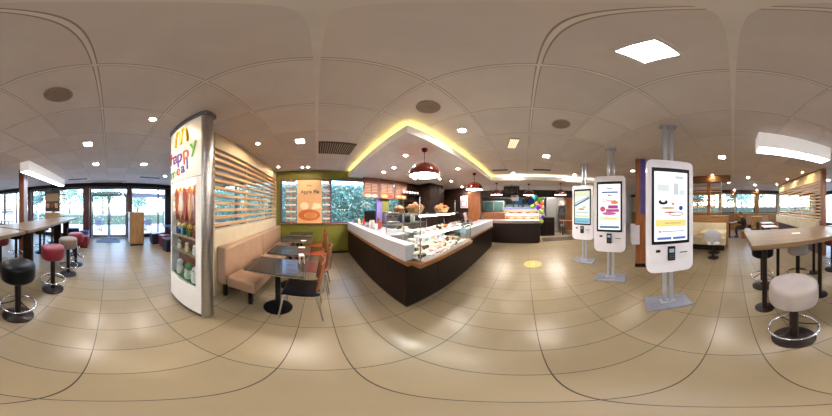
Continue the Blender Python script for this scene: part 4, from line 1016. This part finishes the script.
# ------------------------------------------------------------------ oak bar tables, column and stools
def bar_table(x0, x1, y0, y1, legs, lb, group=None):
    t = thing('bar_table', lb, 'bar table', ((x0+x1)/2, (y0+y1)/2, 0))
    cx, cy = (x0+x1)/2, (y0+y1)/2
    MB().box(x0-cx, x1-cx, y0-cy, y1-cy, 1.02, 1.08).build('tabletop', M['tab'], t, bevel=.005)
    for kind, lx, ly in legs:
        if kind == 'r':
            MB().cyl((lx-cx, ly-cy, .02), .032, 1.0, 20).build('leg', M['dark'], t)
            MB().lathe([(0, 0), (.12, 0), (.12, .012), (.04, .03), (0, .03)], (lx-cx, ly-cy, 0), cap=False).build('leg_foot', M['dark'], t)
        else:
            MB().box(lx-cx-.05, lx-cx+.05, ly-cy-.13, ly-cy+.13, 0, 1.02).build('leg', M['brownwall'], t, bevel=.004)
bar_table(-1.95, -.2, -2.45, -1.42, [('r', -.38, -1.56), ('r', -1.2, -1.56), ('r', -.82, -2.32), ('r', -1.62, -2.32)], 'oak bar table nearest the camera on round dark legs, under the short box lamp')
bar_table(-5.75, -2.02, -2.38, -1.40, [('p', -2.83, -1.98), ('p', -4.4, -1.8), ('p', -5.5, -1.85)], 'long oak bar table on dark panel legs running to the windows', )
# column rises right through the gap cut beside the long table
t = thing('wood_column', 'brown wood and grey column rising behind the long oak bar table', 'column', (-3.33, -2.52, 0))
MB().box(-.10, .10, -.10, .10, 0, 2.725).build('shaft', wood('column_wood', '#6a3a22', '#8c5232', 2), t, bevel=.005)
MB().box(-.08, .11, .101, .11, 0, 2.72).build('grey_side', flat('#8a8288'), t, smooth=False)
def stool():
    t = thing('bar_stool', 'x', 'bar stool', (0, 0, 0))
    MB().lathe([(0, .655), (.165, .655), (.182, .67), (.19, .70), (.19, .83), (.182, .855), (.165, .868), (.10, .875), (0, .877)], cap=False, seg=36).build('seat', M['beigev'], t)
    MB().cyl((0, 0, .03), .038, .625, 20).build('column', M['dark'], t)
    MB().lathe([(0, 0), (.175, 0), (.175, .018), (.10, .045), (.04, .055), (0, .055)], cap=False, seg=36).build('base', M['dark'], t)
    MB().ring((0, 0, .24), .195, .011, 40, 10).build('footrest', M['chrome'], t)
    for a in (20, 140, 260):
        a = R(a); MB().tube([(.035*math.cos(a), .035*math.sin(a), .30), (.19*math.cos(a), .19*math.sin(a), .24)], .008).build('spoke', M['dark'], t)
    return t
proto = stool()
GS = 'round padded bar stools at the oak bar tables'
def put_stool(i, x, y, m, lb):
    s = proto if i == 0 else dup(proto, (x, y, 0), R(i*37), lb)
    s.location = (x, y, 0); s.rotation_euler = (0, 0, R(20+i*37)); s['label'] = lb; s['group'] = GS
    for c in [o for o in bpy.data.objects if o.parent == s]:
        if c.name.startswith('seat'):
            c.data = c.data.copy(); c.data.materials[0] = m
stools = [(-.45, -.91, M['beigev'], 'pale beige bar stool nearest the camera, alone in the right foreground'),
          (-1.11, -.91, M['blackv'], 'black bar stool nearest the camera, in the left foreground'),
          (-1.95, -.88, M['redv'], 'red bar stool on the aisle beside the black foreground stool'),
          (-2.63, -.84, M['taupev'], 'taupe bar stool on the aisle between two red ones'),
          (-3.2, -.82, M['redv'], 'red bar stool on the aisle beyond the taupe one'),
          (-4.0, -1.1, M['blackv'], 'dark bar stool on the aisle side near the window end of the long table'),
          (-.50, -2.2, M['blackv'], 'black bar stool tucked behind the near oak bar table'),
          (-1.13, -2.12, M['beigev'], 'beige bar stool tucked behind the near oak bar table'),
          (-2.05, -2.2, M['redv'], 'red bar stool at the gap between the two oak bar tables'),
          (-2.78, -2.35, M['blackv'], 'black bar stool behind the long oak table, nearest of that side'),
          (-3.75, -2.15, M['navy'], 'navy bar stool behind the long oak table, beside the wood column'),
          (-4.4, -2.35, M['redv'], 'red bar stool behind the long oak table, beyond the wood column'),
          (-5.1, -2.35, M['blackv'], 'black bar stool behind the long oak table, nearest the windows')]
for i, a in enumerate(stools): put_stool(i, *a)
tag(MB().prism([(-.08, -.04), (.06, -.06), (.09, .03), (-.05, .06)], 0, .003).build('napkin', M['paper'], None, loc=(-1.0, -1.93, 1.081)), 'white paper napkin lying on the near oak bar table', 'napkin')

# ------------------------------------------------------------------ entrance area
t = thing('waste_cabinet', 'tall oak waste cabinet standing right of the entrance', 'waste bin', (-5.0, 1.08, 0))
MB().box(-.5, 0, -.28, .28, .08, 1.3).build('body', M['oak_z'], t, bevel=.006)
MB().box(-.52, .012, -.29, .29, 1.3, 1.335).build('top', M['oak_y'], t, bevel=.004)
MB().box(-.48, -.02, -.26, .26, 0, .08).build('plinth', M['black'], t, smooth=False)
MB().box(-.46, -.04, -.286, -.28, .12, 1.27).build('side_panel', flat('#b8c0d0'), t, smooth=False)
MB().box(-.36, -.14, -.29, -.284, .95, 1.12).build('flap', M['black'], t, bevel=.004)
tag(MB().box(-.28, .28, -.55, .5, 0, .01).build('door_mat', M['mat'], None, bevel=.003, loc=(-5.85, -.02, .001)), 'blue-grey door mat inside the entrance, nearer one', 'mat')
tag(MB().box(-.12, .12, -.38, .38, 0, .01).build('door_mat', M['mat'], None, bevel=.003, loc=(-6.3, .0, .001)), 'narrow grey mat right at the door threshold', 'mat')
def cube_stool(x, y, m, lb, s=.4, h=.45):
    t = thing('cube_stool', lb, 'stool', (x, y, 0))
    MB().box(-s/2, s/2, -s/2, s/2, .06, h).build('cushion', m, t, bevel=.025)
    MB().box(-s/2+.03, s/2-.03, -s/2+.03, s/2-.03, 0, .06).build('foot', M['black'], t)
cube_stool(-6.0, -1.12, M['bluev'], 'blue cube seat beside the entrance, near the bar table end', .42)
cube_stool(-4.9, -.95, M['redv'], 'low red cube seat on the aisle near the blue cube seat')
for i, (x, y, m, w) in enumerate([(-5.2, 1.9, M['navy'], 'navy cube seat just behind the oak waste cabinet'), (-4.65, 2.1, M['redv'], 'red cube seat between the waste cabinet and the toy display'), (-4.1, 2.0, M['navy'], 'navy cube seat between the two red ones'), (-3.6, 2.1, M['redv'], 'red cube seat closest to the toy display')]):
    cube_stool(x, y, m, w)
for i, (x, y, w) in enumerate([(-5.2, 2.55, 'farthest, by the window'), (-4.35, 2.55, 'middle one'), (-3.5, 2.5, 'nearest the toy display')]):
    t = thing('low_table', 'dark low table in the row behind the oak waste cabinet, '+w, 'table', (x, y, 0), 0, 'dark low tables by the front window')
    MB().box(-.3, .3, -.28, .28, .70, .73).build('tabletop', M['navy'], t, bevel=.004)
    MB().cyl((0, 0, .02), .035, .68).build('column', M['black'], t)
    MB().lathe([(0, 0), (.18, 0), (.18, .012), (.05, .03), (0, .03)], cap=False).build('base', M['black'], t)
t = thing('window_bench', 'plum upholstered bench along the north-west window', 'bench', (-4.3, 3.6, 0))
MB().box(-1.3, 1.3, -.25, .25, .3, .45).build('seat', M['redv'], t, bevel=.02)
MB().box(-1.3, 1.3, .25, .38, .3, .9).build('backrest', M['wallpanel'], t, bevel=.02)
MB().box(-1.25, 1.25, -.2, .3, 0, .3).build('plinth', M['black'], t, smooth=False)
t = thing('poster_stand', 'brown coffee poster between brick-like slats at the front window', 'poster', (XW+.22, -2.86, 0))
MB().box(-.02, .02, -.42, .42, 1.30, 2.42).build('sheet', flat('#4a342a'), t, smooth=False)
MB().box(.021, .023, -.36, .36, 1.85, 2.25).build('picture_band', flat('#9c8668'), t, smooth=False)
for i in range(3): MB().lathe([(0, 0), (.07, 0), (.10, .24), (0, .24)], (.03, -.24+.24*i, 1.5), 14, Matrix.Diagonal((1, 1, 1, 1))).build('cup_picture', flat(['#b89878', '#7c4c30', '#c8b090'][i]), t)
MB().box(-.03, .03, -.42, .42, .85, 1.28).build('lower_panel', M['oak_y'], t, smooth=False)
for sy, w in ((-1, 0), (1, 0)):
    for i in range(14): MB().box(-.02, .02, min(sy*.44, sy*.72), max(sy*.44, sy*.72), .95+i*.11, 1.0+i*.11).build('slat', flat('#8c4a38') if i % 2 else flat('#d0c4bc'), t, smooth=False)
MB().box(-.05, -.02, -.03, .03, 0, 2.5).build('post', M['dark'], t)
t = thing('window_lattice', 'white lattice screen in the front window left of the wood column', 'lattice', (XW+.2, -6.1, 0))
b = MB()
for i in range(12):
    b.box(-.01, .01, -.5, .5, 1.15+i*.115, 1.195+i*.115)
    b.box(-.01, .01, -.5+i*.088, -.46+i*.088, 1.1, 2.5)
b.build('lattice', flat('#7c6c66'), t, smooth=False)
MB().box(-.02, .02, -.52, -.5, 0, 2.5).box(-.02, .02, .5, .52, 0, 2.5).build('post', M['steel'], t, smooth=False)
t = thing('window_table', 'oak low table by the front window beyond the wood column', 'table', (-5.6, -5.6, 0))
MB().box(-.35, .35, -.6, .6, .72, .76).build('tabletop', M['tab'], t, bevel=.004)
for yy in (-.3, .3): MB().cyl((0, yy, 0), .03, .72).build('leg', M['dark'], t)
cube_stool(-5.0, -4.9, M['taupev'], 'taupe cube seat by the front window beyond the wood column')
cube_stool(-4.8, -5.8, M['creamv'], 'cream cube seat beside the oak low table at the front window')

# ------------------------------------------------------------------ rear seating
t = thing('shell_chair', 'white oval-backed shell chair on a dark pedestal at the booth', 'chair', (.57, -3.78, 0))
MB().sphere((0, 0, .46), .21, .2, .03, 20).build('seat', M['shellw'], t)
MB().sphere((0, .17, .72), .245, .025, .185, 24, RX(R(-8))).build('backrest', M['shellw'], t)
MB().tube([(0, .1, .46), (0, .19, .5), (0, .185, .6)], .03).build('neck', M['shellw'], t)
MB().cyl((0, 0, .02), .03, .43).build('column', M['dark'], t)
MB().lathe([(0, 0), (.17, 0), (.17, .012), (.04, .03), (0, .03)], cap=False).build('base', M['dark'], t)
def cream_table(x, y, lb, s=.6, m=None):
    t = thing('cafe_table', lb, 'table', (x, y, 0))
    MB().box(-s/2, s/2, -.3, .3, .71, .745).build('tabletop', m or M['creamv'], t, bevel=.006)
    MB().cyl((0, 0, .02), .035, .69).build('column', M['black'], t)
    MB().lathe([(0, 0), (.19, 0), (.19, .012), (.05, .03), (0, .03)], cap=False).build('base', M['black'], t)
cream_table(.62, -4.24, 'cream table between the white shell chair and the booth bench', .8)
cream_table(1.75, -4.24, 'cream table at the booth bench farther behind the nearest kiosk', .7)
cream_table(-1.5, -5.3, 'white table beside the tall slatted partition, nearer one', .6, M['tray'])
cream_table(-1.72, -6.6, 'white table beside the tall slatted partition, farther one', .6, M['tray'])
cream_table(.17, -6.75, 'black-topped table in front of the seated person', .6, M['black'])
def simple_chair(x, y, rz, m, lb):
    t = thing('cafe_chair', lb, 'chair', (x, y, 0), rz)
    MB().box(-.2, .2, -.2, .2, .43, .46).build('seat', m, t, bevel=.01)
    MB().box(.18, .21, -.19, .19, .55, .88).build('backrest', m, t, bevel=.01)
    for sy in (-.17, .17):
        MB().tube([(.19, sy, 0), (.18, sy, .45), (.2, sy, .86)], .012).build('leg', M['dark'], t)
        MB().tube([(-.19, sy, 0), (-.17, sy, .44)], .012).build('leg', M['dark'], t)
simple_chair(1.45, -3.75, R(90), M['blackv'], 'black chair at the booth, partly hidden by the nearest kiosk')
simple_chair(-.95, -5.95, R(150), M['blackv'], 'black chair beside the white tables at the back')
simple_chair(-1.2, -6.9, R(0), M['tanv'], 'tan chair between the seated person and the white tables')
t = thing('wall_bench', 'wooden bench under the back windows by the white tables', 'bench', (-1.6, -8.55, 0))
MB().box(-.8, .7, -.2, .25, .38, .46).build('seat', M['owood'], t, bevel=.01)
MB().box(-.8, .7, -.36, -.24, .38, 1.0).build('backrest', M['tanv'], t, bevel=.02)
MB().box(-.75, .65, -.15, .2, 0, .38).build('plinth', M['brownwall'], t, smooth=False)
t = thing('wood_partition', 'low orange wood divider behind the seated person', 'partition', (-1.15, -7.5, 0))
MB().box(-.5, .1, -.03, .03, 0, 1.0).build('panel', M['tanwood'], t, smooth=False)
MB().box(-.52, .12, -.05, .05, 1.0, 1.03).build('cap', M['creamv'], t, bevel=.004)
for (x, y, lb) in [(3.9, -5.6, 'red tub seat seen between the kiosks, nearer one'), (4.6, -6.4, 'red tub seat seen between the kiosks, farther one')]:
    t = thing('tub_seat', lb, 'chair', (x, y, 0), R(40))
    MB().box(-.3, .3, -.3, .3, .15, .46).build('seat', M['redp'], t, bevel=.04)
    MB().box(-.3, .3, -.32, -.2, .3, 1.15).build('backrest', M['redp'], t, bevel=.04)
    MB().box(-.25, .25, -.25, .25, 0, .15).build('foot', M['black'], t)
cream_table(3.3, -6.2, 'white table beside the red tub seats between the kiosks', .6, M['tray'])
# slats and lattices in the south windows
for (a0, a1, n, lb) in [(1.2, 3.75, 9, 'white and grey slats across the back window behind the nearest kiosk'), (4.2, 7.7, 9, 'white slats across the back window seen between the kiosks')]:
    t = thing('slatted_blind', lb, 'blind', (0, YS+.12, 0))
    for i in range(n): MB().box(a0, a1, -.02, .02, 1.22+i*.14, 1.29+i*.14).build('slat', flat('#9c8068'), t, smooth=False)
    for x in (a0+.05, a1-.05): MB().box(x-.015, x+.015, -.035, -.02, 1.15, 2.5).build('post', M['steel'], t, smooth=False)
for lx, lw_, lb in ((-2.4, 1, 'pale lattice screen in the back window beside the tall slatted partition'), (.34, .66, 'pale lattice screen in the back window left of the clear pane')):
  t = thing('window_lattice', lb, 'lattice', (lx, YS+.12, 0))
  b = MB()
  for i in range(11): b.box(-.68*lw_, .68*lw_, -.01, .01, 1.21+i*.12, 1.26+i*.12)
  for i in range(14): b.box((-.68+i*.1)*lw_, (-.635+i*.1)*lw_, -.01, .01, 1.2, 2.45)
  b.build('lattice', flat('#94806e'), t, smooth=False)
  for xx in (-.70, .68): MB().box(xx*lw_, xx*lw_+.02, -.02, .02, 0, 2.5).build('post', M['steel'], t, smooth=False)

# ------------------------------------------------------------------ seated person
def skin_mesh(name, chains, m, parent, sub=2):
    """one continuous body grown along connected joints: chains = list of lists of (x,y,z,r); points repeat to connect"""
    me = bpy.data.meshes.new(name); idx = {}; vs = []; rs = []; es = []
    for chn in chains:
        prev = None
        for p in chn:
            key = tuple(round(v, 4) for v in p[:3])
            if key not in idx: idx[key] = len(vs); vs.append(p[:3]); rs.append(p[3])
            if prev is not None: es.append((prev, idx[key]))
            prev = idx[key]
    me.from_pydata(vs, es, [])
    o = bpy.data.objects.new(name, me); COL.objects.link(o); o.parent = parent
    sk = o.modifiers.new('skin', 'SKIN'); sk.use_smooth_shade = True
    for i, v in enumerate(me.skin_vertices[0].data):
        r = rs[i]; v.radius = (r, r) if not isinstance(r, tuple) else r
        v.use_root = (i == 0)
    sb = o.modifiers.new('sub', 'SUBSURF'); sb.levels = sub; sb.render_levels = sub
    me.materials.append(m); bpy.context.view_layer.update()
    dg = bpy.context.evaluated_depsgraph_get()
    m2 = bpy.data.meshes.new_from_object(o.evaluated_get(dg))
    o.modifiers.clear(); o.data = m2
    m2.materials.clear(); m2.materials.append(m)
    m2.polygons.foreach_set('use_smooth', [True]*len(m2.polygons))
    return o
P = thing('person', 'seated person in black jacket leaning over a black table by the back window', 'person', (-.60, -6.75, 0))
# faces +X, pelvis at origin
pel = (0, 0, .52, .115); ch1 = [pel, (.03, 0, .68, .12), (.08, 0, .84, .14), (.12, 0, .95, .10), (.15, 0, 1.01, .065), (.175, 0, 1.07, .05), (.20, 0, 1.13, .05)]
def arm(s):
    sh = (.13, s*.17, .945, .062); el = (.20, s*.23, .76, .043); wr = (.42, s*.12, .79, .027); pa = (.48, s*.10, .79, .026)
    return [(.12, 0, .95, .10), (.125, s*.09, .955, .075), sh, el, wr, pa]
def leg(s):
    return [pel, (.06, s*.09, .51, .09), (.42, s*.11, .50, .062), (.44, s*.11, .28, .05), (.40, s*.11, .08, .035), (.50, s*.11, .045, .03)]
fing = []
for s in (-1, 1):
    base = (.48, s*.10, .79, .026)
    for k, (dy, L) in enumerate(((-.028, .06), (-.010, .072), (.008, .068), (.026, .055))):
        fing.append([base, (.50, s*.10+dy*.8, .790, .010), (.50+L*.6, s*.10+dy, .785, .009), (.50+L, s*.10+dy*1.05, .768, .008)])
    fing.append([base, (.475, s*.10-s*.03, .785, .010), (.505, s*.10-s*.05, .778, .009)])
body = skin_mesh('body', [ch1, arm(1), arm(-1), leg(1), leg(-1)]+fing, M['skin'], P, 2)
def garment(name, m, keep, off):
    b = bmesh.new(); b.from_mesh(body.data); b.normal_update()
    bmesh.ops.delete(b, geom=[f for f in b.faces if not keep(f.calc_center_median())], context='FACES')
    for v in b.verts: v.co += v.normal*off
    me = bpy.data.meshes.new(name); b.to_mesh(me); b.free(); me.materials.clear(); me.materials.append(m)
    o = bpy.data.objects.new(name, me); COL.objects.link(o); o.parent = P
    sd = o.modifiers.new('thickness', 'SOLIDIFY'); sd.thickness = .006; sd.offset = 1
    return o
garment('jacket', M['cloth'], lambda c: c.z > .62 and c.z < 1.035 and not (c.x > .385), .014)
garment('trousers', M['jeans'], lambda c: (c.z <= .665 and c.z > .09 and c.x < .53), .010)
hd = T(.225, 0, 1.195) @ RY(R(25))
hb = MB(); hb.sphere((0, 0, 0), .095, .075, .115, 20, None); hb.sphere((.09, 0, -.015), .022, .013, .022, 10); hb.sphere((.055, 0, -.075), .04, .045, .035, 12)
hb.sphere((0, .077, -.005), .018, .01, .03, 10); hb.sphere((0, -.077, -.005), .018, .01, .03, 10)
for v in hb.b.verts: v.co = hd @ v.co
hb.build('head', M['skin'], P)
for nm in ('left', 'right', 'mouth'):
    f = MB()
    if nm == 'mouth': f.box(.085, .094, -.02, .02, -.062, -.056)
    else: f.sphere((.083, .03 if nm == 'left' else -.03, .01), .01, .012, .008, 8)
    for v in f.b.verts: v.co = hd @ v.co
    f.build('mouth' if nm == 'mouth' else 'eye', flat('#3a2420'), P)
hr = MB(); hr.sphere((-.018, 0, .022), .1, .086, .112, 20); 
for v in hr.b.verts:
    if v.co.x > .055: v.co.x = .055
    v.co = hd @ v.co
hr.build('hair', M['hair'], P)
for s in (-1, 1):
    MB().sphere((.43, s*.11, .04), .11, .045, .04, 16).build('shoe', M['black'], P)
t = thing('bench_seat', 'wooden box bench under the seated person', 'bench', (-.66, -6.75, 0))
MB().box(-.25, .25, -.4, .4, 0, .34).build('box', M['owood'], t, bevel=.005)
MB().box(-.26, .26, -.41, .41, .34, .40).build('cushion', M['tanv'], t, bevel=.015)
t = thing('paper_bag', 'crumpled white paper wrapper on the black table before the person', 'paper', (.05, -6.7, .746))
MB().prism([(-.1, -.05), (-.02, -.07), (.09, -.03), (.07, .06), (-.06, .05)], 0, .035).build('wrapper', M['paper'], t, bevel=.01)

# ------------------------------------------------------------------ outside
struct(MB().box(-60, 60, -60, 60, -.16, -.11).build('ground', M['asphalt'], smooth=False))
def hedge(x0, x1, y0, y1, z1, lb, m, n, sd, sz=.09):
    t = thing('hedge', lb, 'hedge', ((x0+x1)/2, (y0+y1)/2, -.11)); w, d = (x1-x0)/2, (y1-y0)/2
    rnd = random.Random(sd)
    MB().box(-w*.97, w*.97, -d*.8, d*.8, 0, z1-.05).build('branches', flat('#5a6c58'), t)
    def pt(r_):
        f_ = r_.random()
        if f_ < .4: return (r_.uniform(-w, w), -d+r_.gauss(0, .05), r_.uniform(0, z1))
        if f_ < .55: return (r_.uniform(-w, w), r_.uniform(-d, d), z1+r_.gauss(0, .06))
        if f_ < .7: return (r_.uniform(-w, w), d+r_.gauss(0, .05), r_.uniform(0, z1))
        return ((w if r_.random() < .5 else -w)+r_.gauss(0, .05), r_.uniform(-d, d), r_.uniform(0, z1)) if f_ < .85 else (r_.uniform(-w, w), -d*.9+r_.gauss(0, .08), r_.uniform(0, z1))
    MB().leaves(pt, n, sz, rnd).build('leaves', m, t, smooth=False, recalc=False)
hedge(-7, 6, 6.4, 7.4, 2.75, 'dense clipped hedge outside the north window', M['leaf2'], 17000, 1, .08)
hedge(-13.5, -12.6, -9, 7, .95, 'low hedge across the forecourt outside the entrance', M['leaf'], 7000, 2)
hedge(-9, 9, -14, -13.2, 1.7, 'hedge outside the back windows', M['leaf'], 7000, 3)
def tree(x, y, h, r_, lb, sd, m):
    t = thing('tree', lb, 'tree', (x, y, -.11)); rnd = random.Random(sd)
    MB().tube([(0, 0, 0), (.05, .03, h*.3), (0, .05, h*.6), (.05, 0, h*.85)], [.16, .12, .08, .03], 10).build('trunk', M['bark'], t)
    b = MB()
    for i in range(6):
        a = i*1.05; b.tube([(.02, .04, h*(.4+.05*i)), (.5*r_*math.cos(a), .5*r_*math.sin(a), h*(.55+.05*i)), (.85*r_*math.cos(a), .85*r_*math.sin(a), h*(.62+.05*i))], [.05, .035, .015], 8)
    b.build('branches', M['bark'], t)
    cl = [(rnd.gauss(0, r_*.45), rnd.gauss(0, r_*.45), h*.72+rnd.gauss(0, h*.12), r_*rnd.uniform(.25, .45)) for _ in range(16)]
    def pt(q):
        c = q.choice(cl); v = Vector((q.gauss(0, 1), q.gauss(0, 1), q.gauss(0, 1))).normalized()*c[3]*q.uniform(.6, 1.05)
        return (c[0]+v.x, c[1]+v.y, max(h*.35, c[2]+v.z))
    MB().leaves(pt, 4200, .11, rnd).build('crown', m, t, smooth=False, recalc=False)
tree(-17, -.8, 4.6, 1.8, 'leafy tree outside straight beyond the entrance door', 1, M['leaf'])
tree(-16.6, 3.6, 4.2, 1.8, 'leafy tree outside right of the entrance door', 2, M['leaf'])
tree(-17, -5.2, 4.8, 2.0, 'leafy tree outside seen through the poster window', 3, M['leaf'])
tree(-16.5, -10, 4.6, 2.0, 'leafy tree outside beyond the far left front window', 4, M['leaf2'])
tree(-1.0, -15, 4.4, 1.9, 'leafy tree outside the clear back window', 5, M['leaf'])
tree(5.0, -16, 4.8, 2.0, 'leafy tree outside the back window between the kiosks', 6, M['leaf2'])
tree(-5.5, 10.5, 4.8, 2.0, 'tree beyond the hedge outside the north-west window', 7, M['leaf'])
t = thing('pergola', 'dark timber pergola on the terrace outside the right front window', 'pergola', (-9.4, 3.0, -.11))
for px, py in ((-1.2, -1.6), (1.2, -1.6), (-1.2, 1.6), (1.2, 1.6)): MB().box(px-.05, px+.05, py-.05, py+.05, 0, 2.35).build('post', flat('#4a4450'), t)
for py in (-1.6, 1.6): MB().box(-1.4, 1.4, py-.05, py+.05, 2.35, 2.47).build('beam', flat('#4a4450'), t)
for i in range(7): MB().box(-1.2+.4*i-.03, -1.2+.4*i+.03, -1.8, 1.8, 2.47, 2.55).build('rafter', flat('#5a5460'), t)
for (x, y, lb) in [(-9.6, -.7, 'dark terrace table outside straight beyond the entrance door'), (-9.3, 2.6, 'dark terrace table under the pergola')]:
    t = thing('terrace_table', lb, 'table', (x, y, -.11))
    MB().cyl((0, 0, .72), .4, .03, 24).build('tabletop', flat('#5a6070'), t)
    MB().cyl((0, 0, .02), .03, .7, 12).build('column', flat('#4a4e5a'), t)
    MB().lathe([(0, 0), (.22, 0), (.22, .02), (0, .03)], cap=False).build('base', flat('#4a4e5a'), t)
    for a in (0, 180):
        c = thing('terrace_chair', 'grey terrace chair, %s side of the terrace table %s' % ('street' if a == 0 else 'window', 'under the pergola' if 'pergola' in lb else 'beyond the door'), 'chair', (x+.75*math.cos(R(a+180)), y, -.11), R(a))
        MB().box(-.2, .2, -.2, .2, .43, .46).build('seat', flat('#6a7284'), c)
        MB().box(-.21, -.18, -.2, .2, .5, .85).build('backrest', flat('#6a7284'), c)
        for lx in (-.18, .18):
            for ly in (-.18, .18): MB().cyl((lx, ly, 0), .014, .43, 8).build('leg', flat('#4a4e5a'), c)
        for ly in (-.17, .17): MB().cyl((-.195, ly, .46), .01, .1, 8).build('back_support', flat('#4a4e5a'), c)
